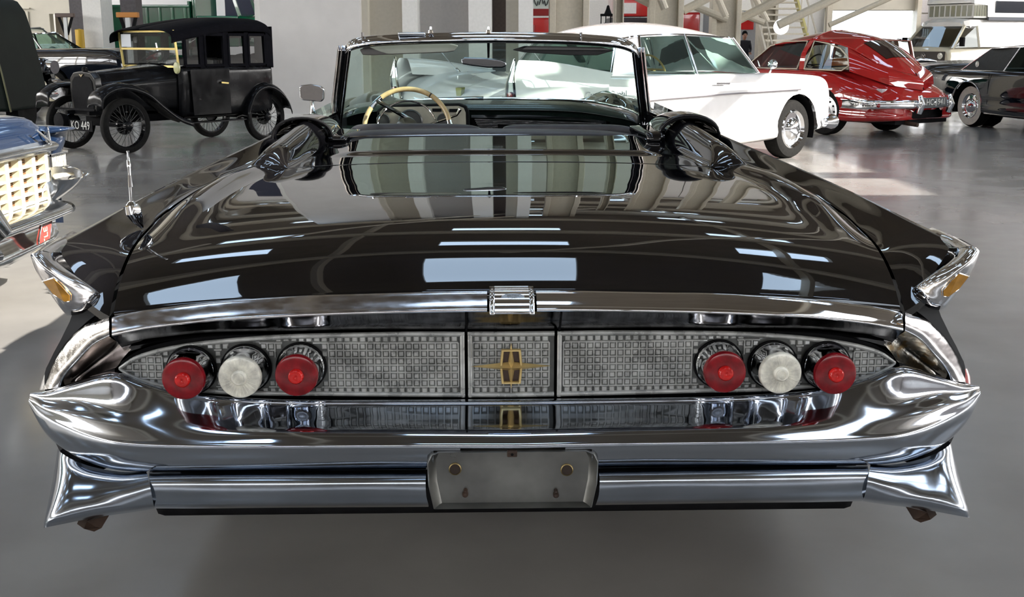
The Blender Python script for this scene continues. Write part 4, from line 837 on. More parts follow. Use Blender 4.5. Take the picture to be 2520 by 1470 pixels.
for s_ in (-1, 1):
    for x in (0, -3.0): wheel(t, x, s_ * .80, .34, .20, hub=.66, white=.0)
    b = MB(); G = [[(-4.36, s_ * .93, .66), (-4.40, s_ * .91, .96), (-4.36, s_ * .905, 1.16), (-4.28, s_ * .90, 1.175)], [(-4.0, s_ * .955, .75), (-4.0, s_ * .94, .98), (-3.9, s_ * .90, 1.14), (-3.85, s_ * .895, 1.145)], [(-3.2, s_ * .962, .8), (-3.2, s_ * .95, .95), (-3.1, s_ * .90, 1.04), (-3.1, s_ * .885, 1.04)]]
    b.grid(fine(G, 4, 4)); G2 = [[(q[0], q[1] - s_ * .07, q[2]) for q in r] for r in G]; b.grid(fine([[G[i][3] for i in range(3)], [(G[i][3][0], G[i][3][1] - s_ * .06, G[i][3][2] - .02) for i in range(3)], [(G[i][3][0] + .02, G[i][3][1] - s_ * .10, G[i][3][2] - .16) for i in range(3)]], 3, 4)); b.mk('tail_fin', WHITEP, t, True, auto=False)
    b = MB(); pts = [(-4.37, .66), (-4.415, .96), (-4.375, 1.165)]; b.add([(-4.40, s_ * .94, .66), (-4.40, s_ * .80, .66), (-4.43, s_ * .84, .98), (-4.40, s_ * .90, 1.18), (-4.43, s_ * .93, .98)], [(0, 1, 2, 4), (4, 2, 3)]); fb = b.mk('fin_bezel', mat('fin_bezel_grey', (.35, .38, .38), .25, .9), t)
    b = MB(); P = [(-4.40, s_ * .94, .66), (-4.43, s_ * .935, .98), (-4.395, s_ * .905, 1.18), (-4.43, s_ * .84, .96), (-4.40, s_ * .79, .66)]; b.tube(P, .014, 6); b.mk('fin_trim', CHROME, t, True)
    b = MB(); b.lathe([(.035, -.02), (.03, -.03), (0, -.035)], (0, 0, 0), n=16); o = b.mk('tail_lamp', REDL, t, True); o.rotation_euler = (0, 0, -PI / 2); o.location = (-4.41, s_ * .885, .86)
    P = [(.80, s_ * .965, .80), (0, s_ * .975, .80), (-1.2, s_ * .975, .79), (-2.4, s_ * .975, .77), (-4.2, s_ * .96, .66)]; b = MB(); b.tube([(p[0] - .85, p[1], p[2]) for p in P[:1]] + [P[1], P[2], P[3]], .009, 6); b.tube([P[3], (-3.2, s_ * .975, .74), P[4]], .009, 6); b.mk('side_strip', mat('grey_strip', (.30, .28, .30), .3, .8), t, True)
    b = MB(); b.lathe([(.12, -.06), (.115, .0), (.10, .03), (.06, .05), (0, .055)], (0, 0, 0), n=24); o = b.mk('headlamp', CHROME, t, True); o.rotation_euler = (0, 0, -PI / 2); o.location = (.75, s_ * .74, .70)
b = MB(); R = [[(.74, -.80, z - .0), (.88, -.5, z), (.93, 0, z), (.88, .5, z), (.74, .80, z)] for z in (.32, .36, .46, .50)]; R = [[(x + (.05 if 0 < i < 3 else 0), y, z) for x, y, z in r] for i, r in enumerate(R)]
b.grid(fine(R, 3, 4)); b.tube([(.86, -.78, .40), (.70, -.96, .40), (.50, -.99, .40)], [.06, .09, .05], 12); b.tube([(.86, .78, .40), (.70, .96, .40), (.50, .99, .40)], [.06, .09, .05], 12); b.mk('front_bumper', CHROME, t, True)
b = MB(); R = [[(-4.40, -.92, z), (-4.52, -.5, z), (-4.56, 0, z), (-4.52, .5, z), (-4.40, .92, z)] for z in (.34, .38, .50, .54)]; b.grid(fine(R, 3, 4)); b.mk('rear_bumper', CHROME, t, True)
b = MB(); b.prism([(-.05, .07), (.05, .07), (.035, -.03), (0, -.07), (-.035, -.03)], lambda p: (-4.27, p[0], .84 + p[1]), lambda p: (-4.31, p[0] * .9, .84 + p[1] * .9)); cb = b.mk('trunk_badge', mat('badge_olive', (.22, .22, .08), .3, .6), t)
b = MB(); b.tube([(-4.36, -.28, .73), (-4.36, .28, .73)], .012, 6); b.tube([(-4.37, -.1, .73), (-4.38, .16, .70)], .008, 6); b.mk('trunk_handle', CHROME, t, True)
text('Custom Royal', 'side_script', .085, mat('script_grey', (.30, .30, .32), .4), t, (-3.55, -.972, .84), (PI / 2, 0, 0), .002, 'LEFT', 1.2)
text('La Femme', 'front_script', .05, MATS['script_grey'], t, (.42, -.962, .79), (PI / 2, 0, 0), .002, 'LEFT', 1.2)
b = MB(); b.bar((-1.35, -.985, .90), (-1.58, -.985, .905), .02, .03); b.mk('door_handle', CHROME, t, bevel=.004)
b = MB(); b.tube([(-.42, -.83, .99), (-.42, -.86, 1.05)], .012, 8); b.lathe([(0, -.05), (.04, -.04), (.055, 0), (.05, .02), (0, .02)], (-.42, -.87, 1.09), axis='x', n=18); b.mk('door_mirror', CHROME, t, True)
for s_ in (-1, 1): b = MB(); b.tube([(-3.75, s_ * .70, 1.04), (-3.95 - .1, s_ * .70, 1.32)], [.005, .003], 6); b.tube([(-3.73, s_ * .70, 1.03), (-3.76, s_ * .70, 1.07)], [.02, .01], 8); b.mk('aerial', CHROME, t, True)
SEATG = mat('seat_grey', (.10, .10, .11), .5)
b = MB(); b.box(-1.75, -1.58, -.72, -.03, .5, 1.02); b.box(-1.75, -1.58, .03, .72, .5, 1.02); b.box(-2.6, -2.45, -.7, .7, .5, 1.03); b.box(-.8, -.55, -.76, .76, .7, .99); b.mk('seats', SEATG, t, bevel=.04)
steer(t, (-1.05, .38, 1.02), m=mat('tan_rim', (.30, .20, .08), .3))
b = MB(); b.box(-3.9, .5, -.7, .7, .22, .5); b.mk('underbody', BLACK, t)
b = MB(); b.prism([(-.52, .46), (-.24, .46), (-.20, .36), (-.47, .36)], lambda p: (p[0] - .32, -.958, p[1] - .03), lambda p: (p[0] - .32, -.964, p[1] - .03)); b.mk('access_panel', mat('cream_patch', (.62, .56, .42), .4), t)

# --- red fastback coupe
REDP = paint('deep_red_paint', (.33, .012, .012), .035)
t = place('fastback_coupe', 'deep red rounded fastback coupe behind the white coupe', (4.66, 16.9), 125.6, 1.0, (0, .66))
ST = [(-1.19, .40, .42, .25, .35, .38, .34, .28), (-1.13, .58, .52, .55, .66, .48, .36, .26), (-.92, .74, .66, .62, .80, .54, .38, .24), (-.5, .90, .80, .66, .88, .60, .40, .22), (0, .96, .92, .66, .90, .64, .42, .24), (.6, .97, .93, .70, .86, .66, .42, .22), (1.4, .95, .93, .70, .86, .66, .42, .22), (2.2, .90, .90, .66, .86, .64, .42, .22), (3.0, .84, .84, .55, .80, .58, .42, .26), (3.5, .72, .66, .40, .62, .52, .40, .30), (3.62, .55, .5, .2, .3, .45, .4, .34)]
carbody(t, ST, REDP, ((0, .33, .37), (2.85, .33, .38)))
ANC = [((1.95, 0, .93), (1.45, 0, 1.32)), ((1.78, .60, .92), (1.30, .50, 1.29)), ((.55, .74, .93), (.50, .57, 1.37)), ((.46, .74, .93), (.42, .57, 1.37)), ((-.38, .74, .92), (-.18, .56, 1.27)), ((-.90, .52, .74), (-.72, .42, 1.0)), ((-1.09, 0, .66), (-.95, 0, .88))]
greenhouse(t, ANC, [('windscreen', 'glass'), ('side_window', 'glass'), ('centre_pillar', 'panel'), ('quarter_window', 'glass'), ('rear_quarter', 'panel'), ('tail_panel', 'panel')], REDP, glassmat('grey_glass', (.62, .64, .62)), .13, pr=.004, bulge=.06)
for P in ([(1.75, .615, .935), (.58, .75, .94), (.53, .60, 1.345), (1.0, .575, 1.335), (1.32, .52, 1.27), (1.75, .615, .935)], [(.44, .75, .94), (-.25, .755, .93), (-.36, .745, 1.0), (-.30, .70, 1.12), (-.1, .63, 1.24), (.15, .60, 1.31), (.40, .60, 1.345), (.44, .75, .94)]):
    b = MB(); b.tube(P, .010, 6, cap=False); b.mk('window_trim', mat('cream_trim', (.62, .55, .42), .35, .3), t, True)
T_ = cr([a[1] for a in ANC], 6); xa, xb = T_[:, 0].max(), T_[:, 0].min(); W_ = [p for p in T_ if -.70 < p[0] < -.22]
b = MB(); b.grid([[(p[0], p[1] * u_, p[2] + .008 + .13 * (1 - u_ * u_) * max(0, 1 - abs(2 * (p[0] - xa) / (xb - xa) - 1) ** 3)) for p in W_] for u_ in (-.6, -.5, -.3, 0, .3, .5, .6)]); b.mk('rear_window', mat('dark_rear_glass', (.02, .01, .01), .05, coat=1), t, True)
for x in (0, 2.85):
    for s_ in (-1, 1): wheel(t, x, s_ * .70, .34, .18, rim=mat('silver_wheel', (.55, .55, .56), .25, .9), cap='holes', hub=.70)
b = MB(); R = [[(-.42, .955, z), (-.80, .92, z), (-1.08, .72, z), (-1.24, .36, z), (-1.28, 0, z)] for z in (.42, .44, .52, .54)]; R = [[(x - (.03 if 0 < i < 3 else 0), y, z) for x, y, z in r] for i, r in enumerate(R)]; A = fine(R, 3, 4); b.grid(A); b.grid(miry(A)); rb = b.mk('rear_bumper', CHROME, t, True)
for y in (.34, -.34): b = MB(); b.tube([(-1.29, y, .36), (-1.33, y, .48), (-1.29, y, .60)], [.04, .055, .035], 10); b.mk('overrider', CHROME, rb, True)
b = MB(); b.box(-1.31, -1.29, -.27, .27, .44, .57); npz = b.mk('number_plate', mat('dark_plate', (.03, .035, .04), .4), t)
text('HC 1941', 'plate_text', .12, mat('plate_white', (.55, .55, .52), .5), npz, (-1.314, 0, .505), (PI / 2, 0, -PI / 2), .001)
b = MB(); b.box(-.92, -.82, .54, .70, .62, .69); b.mk('reversing_lamp', mat('lamp_grey', (.35, .32, .34), .2), t, bevel=.01)
b = MB(); b.lathe([(.03, .02), (.02, .04), (0, .045)], (-1.0, .84, .47), n=14); b.mk('tail_lamp', REDL, t, True)
b = MB(); b.tube([(-.8, .35, .24), (-1.3, .36, .20)], .03, 10); b.mk('exhaust', RUST, t, True)
b = MB(); b.box(.3, .45, -.6, .6, .4, .98); b.box(-.5, -.35, -.5, .5, .4, .95); b.box(1.35, 1.6, -.6, .6, .6, .95); b.mk('seats', mat('dark_seat', (.03, .02, .02), .5), t, bevel=.04)
b = MB(); b.box(-1.1, 3.2, -.6, .6, .2, .5); b.mk('underbody', BLACK, t)
steer(t, (1.15, -.32, .98), .18)
b = MB(); b.tube([(-1.10, 0, .68), (-.95, 0, .90)], .006, 6); b.mk('boot_seam', BLACK, t, True)

# --- dark saloon, right edge
NAVY = paint('blue_black_paint', (.006, .008, .013), .03)
t = place('saloon', 'blue-black saloon with black vinyl roof and whitewall tyres at right edge', (7.48, 18.53), -75, .92, (0, -.76))
ST = [(-1.30, .72, .74, .75, .80, .62, .45, .36), (-1.26, .86, .90, .88, .93, .68, .46, .32), (-.8, .90, .95, .90, .98, .70, .46, .28), (0, .92, .96, .90, .99, .70, .46, .26), (1.0, .94, .97, .90, .99, .70, .46, .22), (2.5, .94, .96, .90, .99, .70, .46, .22), (3.6, .90, .93, .88, .98, .70, .46, .24), (4.4, .86, .90, .86, .94, .68, .46, .32), (4.5, .7, .74, .8, .86, .6, .46, .38)]
carbody(t, ST, NAVY, ((0, .36, .43), (3.35, .36, .43)))
ANC = [((2.3, 0, .94), (1.65, 0, 1.36)), ((2.1, .80, .94), (1.55, .66, 1.34)), ((1.5, .86, .95), (1.4, .68, 1.37)), ((.72, .86, .95), (.88, .68, 1.37)), ((-.50, .80, .94), (.08, .62, 1.34)), ((-.62, 0, .93), (-.05, 0, 1.37))]
greenhouse(t, ANC, [('windscreen', 'glass'), ('front_window', 'glass'), ('rear_side_window', 'glass'), ('vinyl_quarter', 'panel'), ('rear_window', 'glass')], mat('black_vinyl_roof', (.020, .021, .019), .5, noise=.2, bump=.3), TINT, .05, pr=.010, trim=CHROMEW)
for x in (0, 3.35):
    for s_ in (-1, 1): wheel(t, x, s_ * .80, .36, .21, white=.92, hub=.60)
for s_ in (-1, 1):
    P = [(.42 * math.cos(a) + 0, s_ * .995, .36 + .42 * math.sin(a)) for a in np.linspace(0, PI, 20)]; b = MB(); b.tube(P, .014, 6); b.mk('arch_trim', CHROMEW, t, True)
    b = MB(); b.bar((.5, s_ * .985, .27), (2.9, s_ * .985, .27), .02, .035); b.mk('sill_strip', CHROMEW, t)
    b = MB(); b.bar((-.35, s_ * .87, .965), (4.2, s_ * .87, .955), .016, .016); b.mk('belt_strip', CHROMEW, t)
    b = MB(); b.lathe([(.05, .004), (.05, -.004), (0, -.006)], (.02, s_ * -.0, 0), n=18); o = b.mk('quarter_badge', CHROMEW, t, True); o.location = (-.02, s_ * .83, 1.07)
    b = MB(); b.box(-1.05, -.75, s_ * .972, s_ * .985, .80, .815); b.mk('side_emblem', CHROMEW, t)
for x in (.55, 1.55): b = MB(); b.box(x - .003, x + .003, -.996, -.99, .3, .92); b.mk('door_seam', BLACK, t)
b = MB(); R = [[(-1.20, -.96, z), (-1.40, -.7, z), (-1.44, 0, z), (-1.40, .7, z), (-1.20, .96, z)] for z in (.40, .44, .54, .58)]; b.grid(fine(R, 3, 4)); b.mk('rear_bumper', CHROME, t, True)
b = MB(); b.box(-1.34, -1.28, -.92, -.5, .62, .80); b.mk('tail_lamp', REDL, t, bevel=.01)
b = MB(); b.box(1.2, 1.4, -.75, .75, .5, 1.02); b.box(-.1, .1, -.75, .75, .5, 1.0); b.mk('seats', SEATG, t, bevel=.04); b = MB(); b.box(-1, 4, -.7, .7, .24, .5); b.mk('underbody', BLACK, t)

HOODC0 = mat('black_tonneau_cloth', (.012, .012, .013), .8, noise=.2)
# --- black car behind, whitewall
t = place('car', 'black car with whitewall tyre between the red coupe and the dark saloon', (8.75, 22.8), 196, 1.0, (0, .76))
ST = [(-3.9, .6, .65, .6, .8, .6, .45, .4), (-3.7, .9, .92, .8, .92, .68, .46, .34), (-2, .95, .95, .82, .94, .7, .46, .26), (-.5, .92, .93, .82, .94, .7, .46, .26), (.4, .86, .90, .80, .92, .68, .46, .3), (.80, .78, .84, .74, .86, .64, .48, .38), (.86, .62, .66, .6, .7, .56, .5, .44)]
carbody(t, ST, mat('plain_black_paint', (.012, .013, .014), .12, coat=.3), ((0, .36, .44), (-3.0, .36, .43)))
for x in (0, -3.0):
    for s_ in (-1, 1): wheel(t, x, s_ * .80, .36, .20, white=.93, hub=.60)
b = MB(); R = [[(.80, -.95, z), (1.0, -.6, z), (1.06, 0, z), (1.0, .6, z), (.80, .95, z)] for z in (.36, .40, .50, .54)]; b.grid(fine(R, 3, 4)); b.tube([(1.0, .55, .46), (1.16, .55, .46)], [.10, .06], 12); b.tube([(.9, .8, .34), (.9, .95, .3)], [.06, .05], 10); b.mk('front_bumper', CHROME, t, True)
b = MB(); b.tube([(.86, .35, .92), (.60, .35, .98), (.2, .35, .95)], [.02, .06, .02], 10); b.mk('bonnet_ornament', CHROME, t, True)
b = MB(); b.box(-3.4, -1.2, -.7, .7, .4, .90); b.mk('tonneau', HOODC0, t, bevel=.05)

# --- cream camper van
CREAM = paint('cream_van_paint', (.64, .60, .46), .15); WHP = paint('white_van_paint', (.80, .79, .76), .15)
t = place('camper_van', 'cream camper van with raised white roof at right by the wall', (atY(2338, 100, 33.5).x, 33.5), 205, 1.06, (.0, .9)); t['category'] = 'van'
def boxloft(par, name, S_, m, n=5, **k):
    R = []
    for x, y0, y1, z0, z1 in S_: R.append([(x, -y0, z0), (x, -y1, (z0 + z1) / 2 + .1), (x, -y1 * .93, z1 - .06), (x, -y1 * .8, z1), (x, 0, z1 + .02), (x, y1 * .8, z1), (x, y1 * .93, z1 - .06), (x, y1, (z0 + z1) / 2 + .1), (x, y0, z0)])
    b = MB(); b.grid(R); b.add(R[0], [tuple(range(9))]); b.add(R[-1], [tuple(range(9))]); return b.mk(name, m, par, True, **k)
boxloft(t, 'body', [(0, .88, .86, .35, 1.02), (-.04, .92, .90, .32, 1.06), (-.10, .92, .92, .30, 1.10), (-4.4, .92, .92, .30, 1.12)], CREAM)
boxloft(t, 'cab_roof', [(-.62, .80, .72, 1.62, 1.76), (-.8, .82, .78, 1.60, 1.86), (-4.3, .82, .80, 1.60, 1.88)], WHP)
for s_ in (-1, 1):
    b = MB(); b.add([(-.14, s_ * .90, 1.08), (-1.05, s_ * .915, 1.10), (-1.0, s_ * .83, 1.66), (-.62, s_ * .78, 1.66)], [(0, 1, 2, 3)]); b.mk('cab_window', glassmat('dim_glass', (.45, .45, .45)), t)
    b = MB(); b.add([(-1.1, s_ * .918, 1.10), (-4.3, s_ * .918, 1.10), (-4.3, s_ * .83, 1.66), (-1.05, s_ * .83, 1.66)], [(0, 1, 2, 3)]); b.mk('side_panel', CREAM, t)
    for p, q in (((-.10, .91, 1.06), (-.60, .79, 1.67)), ((-1.08, .92, 1.09), (-1.02, .83, 1.67))): b = MB(); b.bar((p[0], s_ * p[1], p[2]), (q[0], s_ * q[1], q[2]), .06); b.mk('pillar', CREAM, t)
    b = MB(); b.tube([(-.35, s_ * .92, 1.15), (-.28, s_ * 1.06, 1.14), (-.28, s_ * 1.06, 1.34)], [.01, .01, .01], 6); b.box(-.30, -.24, min(s_ * 1.0, s_ * 1.14), max(s_ * 1.0, s_ * 1.14), 1.12, 1.36); b.mk('door_mirror', BLACK, t)
    b = MB(); b.lathe([(.09, 0), (.085, .02), (0, .03)], (0, 0, 0), n=18); o = b.mk('headlamp', WHITEL, t, True); o.rotation_euler = (0, 0, -PI / 2); o.location = (.03, s_ * .62, .86)
    b = MB(); b.box(-2.9, -1.6, min(s_ * .87, s_ * .885), max(s_ * .87, s_ * .885), 2.02, 2.34); b.mk('roof_window', mat('dark_acrylic', (.02, .025, .035), .1, coat=.6), t, bevel=.04)
b = MB(); b.add([(-.08, -.82, 1.10), (-.08, .82, 1.10), (-.60, .74, 1.66), (-.60, -.74, 1.66)], [(0, 1, 2, 3)]); b.mk('windscreen', MATS['dim_glass'], t)
b = MB(); b.box(.0, .02, -.76, .76, .74, .98); gr = b.mk('front_grille', mat('brown_black_grille', (.03, .02, .015), .5), t)
b = MB(); b.lathe([(.085, -.012), (.075, -.02), (.068, -.012)], (0, 0, 0), n=24); [b.bar((-.05 + q * .05, 0, .05 if q % 2 == 0 else -.03), (-.05 + (q + 1) * .05, 0, -.03 if q % 2 == 0 else .05), .01) for q in range(2)]; o = b.mk('round_emblem', CHROMEW, gr, True); o.rotation_euler = (0, 0, PI / 2); o.location = (.025, 0, .86)
b = MB(); b.box(-.1, .10, -.95, .95, .40, .54); b.mk('front_bumper', BLACK, t, bevel=.02)
for x in (-.75, -3.2):
    for s_ in (-1, 1): wheel(t, x, s_ * .80, .33, .19, rim=CHROMEW, hub=.6)
boxloft(t, 'high_roof', [(-.75, .80, .70, 2.28, 2.36), (-.82, .86, .84, 2.26, 2.52), (-1.3, .88, .86, 2.22, 2.62), (-1.34, .88, .86, 1.86, 2.62), (-4.2, .88, .86, 1.86, 2.60)], WHP)
b = MB(); b.box(-1.36, -.85, -.84, .84, 1.88, 2.26); b.mk('roof_bed_front', mat('window_white', (.7, .7, .66), .4), t)
for k in range(5): b = MB(); b.box(-1.30 + k * .095, -1.23 + k * .095, .84, .852, 1.93, 2.22); b.mk('louvred_pane', mat('pane_olive', (.20, .20, .14), .2, coat=.5), t)
for k in range(8): b = MB(); b.box(-.852, -.842, -.78 + k * .2, -.64 + k * .2, 1.93, 2.22); b.mk('louvred_pane', MATS['pane_olive'], t)
b = MB(); b.bar((-1.3, .93, 1.86), (-4.2, .93, 1.86), .05, .09); b.mk('roof_gutter', mat('dark_gutter', (.05, .06, .08), .4), t)

# --- small van behind it (only its nose corner shows)
t = place('delivery_van', 'white van corner with square mirror behind the camper van', (atY(2326, 100, 43.2).x, 43.2), 200, 1.0, (0, .9)); t['category'] = 'van'
boxloft(t, 'body', [(0, .8, .78, .4, 1.2), (-.1, .9, .88, .4, 1.3), (-3, .9, .9, .4, 1.3)], WHP); boxloft(t, 'roof', [(-.3, .85, .8, 1.85, 2.0), (-3, .9, .88, 1.85, 2.1)], WHP)
b = MB(); b.box(-.35, -.3, -.8, .8, 1.3, 1.85); b.mk('windscreen', MATS['dim_glass'], t); b = MB(); b.box(-.5, -.46, .86, .9, 1.3, 1.85); b.box(-1.2, -1.16, .86, .9, 1.3, 1.85); b.mk('window_post', WHP, t)
b = MB(); b.box(-.1, 0, 1.1, 1.4, 1.35, 1.7); b.bar((-.1, .9, 1.35), (-.05, 1.2, 1.40), .03); b.mk('door_mirror', mat('brown_mirror', (.12, .08, .07), .5), t, bevel=.02)

# --- old wooden-bodied car and red-and-white estate by the open door
ORG = paint('orange_brown_paint', (.50, .17, .04), .1); RED2 = paint('red_estate_paint', (.34, .02, .02), .08)
t = place('vintage_estate', 'orange-brown vintage estate car behind the red coupe tail', (atY(2188, 150, 31).x, 31), 300, .84, (0, 0))
ST = [(-2.0, .6, .7, .6, .7, .6, .45, .4), (-1.9, 1.0, 1.02, .7, .78, .7, .46, .4), (0, 1.05, 1.05, .7, .8, .75, .46, .4), (.9, 1.0, .98, .55, .78, .7, .46, .4), (1.6, .9, .85, .45, .72, .6, .5, .4), (1.7, .7, .7, .3, .5, .6, .5, .45)]
carbody(t, ST, ORG, ((1.2, .36, .42), (-1.3, .36, .42)))
ANC = [((.45, 0, 1.05), (.30, 0, 1.62)), ((.40, .62, 1.05), (.25, .58, 1.60)), ((-.6, .70, 1.05), (-.6, .62, 1.62)), ((-1.8, .66, 1.05), (-1.7, .58, 1.58)), ((-1.95, 0, 1.05), (-1.8, 0, 1.6))]
greenhouse(t, ANC, [('windscreen', 'glass'), ('side_window', 'glass'), ('rear_side_window', 'glass'), ('rear_window', 'glass')], mat('dark_red_wood', (.20, .05, .03), .3), MATS['dim_glass'], .06, pr=.05)
for x in (1.2, -1.3):
    for s_ in (-1, 1): wheel(t, x, s_ * .68, .36, .14, rim=CREAM, hub=.66)
b = MB(); b.tube([(1.75, -.7, .50), (1.85, 0, .50), (1.75, .7, .50)], .05, 8); b.lathe([(.0, .1), (.1, .08), (.12, 0), (.06, -.12)], (1.4, .45, .88), axis='x', n=16); b.mk('headlamp', CHROME, t, True)
t = place('estate_car', 'red estate car with white roof in the open doorway', (atY(2250, 150, 40).x, 40), 250, .95, (0, 0))
ST = [(-2.2, .6, .7, .6, .8, .6, .45, .4), (-2.1, .95, .98, .76, .86, .7, .46, .4), (0, .98, 1.0, .78, .88, .75, .46, .4), (1.6, .92, .95, .76, .86, .7, .46, .4), (2.1, .86, .90, .7, .8, .66, .5, .4), (2.16, .7, .7, .6, .7, .6, .5, .45)]
carbody(t, ST, RED2, ((1.3, .34, .40), (-1.3, .34, .40)))
ANC = [((.8, 0, 1.0), (.35, 0, 1.50)), ((.7, .7, 1.0), (.3, .6, 1.48)), ((-.8, .74, 1.0), (-.8, .62, 1.50)), ((-2.0, .72, 1.0), (-1.9, .6, 1.48)), ((-2.1, 0, 1.0), (-2.0, 0, 1.50))]
greenhouse(t, ANC, [('windscreen', 'glass'), ('side_window', 'glass'), ('rear_side_window', 'glass'), ('rear_window', 'glass')], WHP, MATS['dim_glass'], .07, pr=.04)
for x in (1.3, -1.3):
    for s_ in (-1, 1): wheel(t, x, s_ * .72, .34, .16)
b = MB(); b.box(2.1, 2.22, -.78, .78, .55, .68); b.box(2.12, 2.2, -.6, .6, .72, .9); b.mk('front_bumper', CHROME, t, bevel=.02)
for s_ in (-1, 1): b = MB(); b.lathe([(.09, -.03), (.085, .0), (0, .02)], (2.17, s_ * .6, .80), axis='x', n=16); b.mk('headlamp', WHITEL, t, True)

# --- vintage black tourer
BLK = mat('old_black_paint', (.008, .008, .009), .22, ior=1.22, coat=.10, noise=.3, nscale=6, rvar=.1); HOODC = mat('black_hood_cloth', (.005, .005, .007), .9, ior=1.15, noise=.2, bump=.2, bscale=400)
hd_ = math.degrees(math.atan2(-.80, -.60)); SC = 1.155
t = place('vintage_tourer', 'small black vintage tourer with fabric hood and wire wheels', (-4.71, 13.99), hd_, SC, (1.905, .50))
# local: rear axle x=0, front axle x=1.9, track 1.0
WB, TR, WR = 1.905, .50, .292
def wirewheel(x, y, n=30):
    s_ = 1 if y > 0 else -1; c = (x, y, WR); b = MB(); b.lathe([(WR * .80, -.036), (WR * .9, -.042), (WR * .98, -.030), (WR, -.012), (WR, .012), (WR * .98, .030), (WR * .9, .042), (WR * .80, .036)], c, n=48); w_ = b.mk('wheel', RUBBER, t, True)
    b = MB(); b.lathe([(WR * .80, -.034), (WR * .76, -.034), (WR * .74, 0), (WR * .76, .034), (WR * .80, .034)], c, n=40); b.mk('rim', BLK, w_, True)
    b = MB(); b.lathe([(.05, s_ * .0), (.055, s_ * .03), (.045, s_ * .07), (.02, s_ * .085), (0, s_ * .085)], c, n=20); b.lathe([(.095, -s_ * .035), (.095, -s_ * .01), (0, -s_ * .01)], c, n=20); b.mk('hub', BLK, w_, True)
    b = MB()
    for k in range(n):
        a = 2 * PI * k / n; a2 = a + (.35 if k % 2 else -.35); d = s_ * (.05 if k % 4 < 2 else .005); b.bar((x + .045 * math.cos(a2), y + d, WR + .045 * math.sin(a2)), (x + WR * .76 * math.cos(a), y, WR + WR * .76 * math.sin(a)), .0042)
    b.mk('spokes', mat('spoke_black', (.02, .02, .02), .4), w_, kind='stuff')
for x in (0, WB):
    for s_ in (-1, 1): wirewheel(x, s_ * TR)
# tub, scuttle, bonnet
def sect(x, w_, z0, z1, wt=None, r=.0): wt = wt or w_; return [(x, 0, z1 + r), (x, wt * .6, z1 + r * .7), (x, wt * .95, z1 - .02), (x, w_, z1 - .10), (x, w_, (z0 + z1) / 2), (x, w_ * .96, z0 + .05), (x, w_ * .85, z0)]
R = [sect(-.12, .50, .36, .86), sect(-.10, .54, .34, .90), sect(.1, .57, .33, .90), sect(.7, .58, .33, .90), sect(1.12, .55, .33, .90), sect(1.20, .50, .34, .90, r=.02)]
A = fine(np.array(R), 4, 3); b = MB(); b.grid(A); b.grid(miry(A)[:, ::-1]); b.mk('body', BLK, t, True, auto=False)
R = [sect(1.15, .46, .40, .87, .42, .05), sect(1.45, .33, .42, .84, .28, .05), sect(1.98, .255, .42, .80, .20, .045)]
A = fine(np.array(R), 4, 3); b = MB(); b.grid(A); b.grid(miry(A)[:, ::-1]); b.mk('bonnet', BLK, t, True, auto=False)
rad = [(-.19, .38), (.19, .38), (.215, .48), (.225, .68), (.21, .78), (.15, .835), (0, .85), (-.15, .835), (-.21, .78), (-.225, .68), (-.215, .48)]
b = MB(); b.prism(rad, lambda p: (1.98, p[0] * 1.12, p[1] + .01), lambda p: (2.05, p[0] * 1.05, p[1])); ro = b.mk('radiator_shell', mat('dull_black_shell', (.03, .03, .03), .25, .6), t, bevel=.008)
b = MB(); b.prism([(p[0] * .85, .60 + (p[1] - .60) * .86) for p in rad], lambda p: (2.052, p[0], p[1] - .01), lambda p: (2.056, p[0], p[1] - .01)); b.mk('radiator_core', BLACK, ro)
b = MB(); b.lathe([(.03, 0), (.03, .03), (.018, .04), (0, .045)], (2.01, 0, .855), axis='z', n=14); b.mk('radiator_cap', BLK, ro, True)
b = MB(); b.prism([(-.035, .016), (-.012, .014), (0, .004), (.012, .014), (.035, .016), (0, -.016)], lambda p: (2.052, p[0], .805 + p[1]), lambda p: (2.062, p[0], .805 + p[1])); b.mk('radiator_badge', mat('dull_badge', (.25, .2, .12), .4, .7), ro)
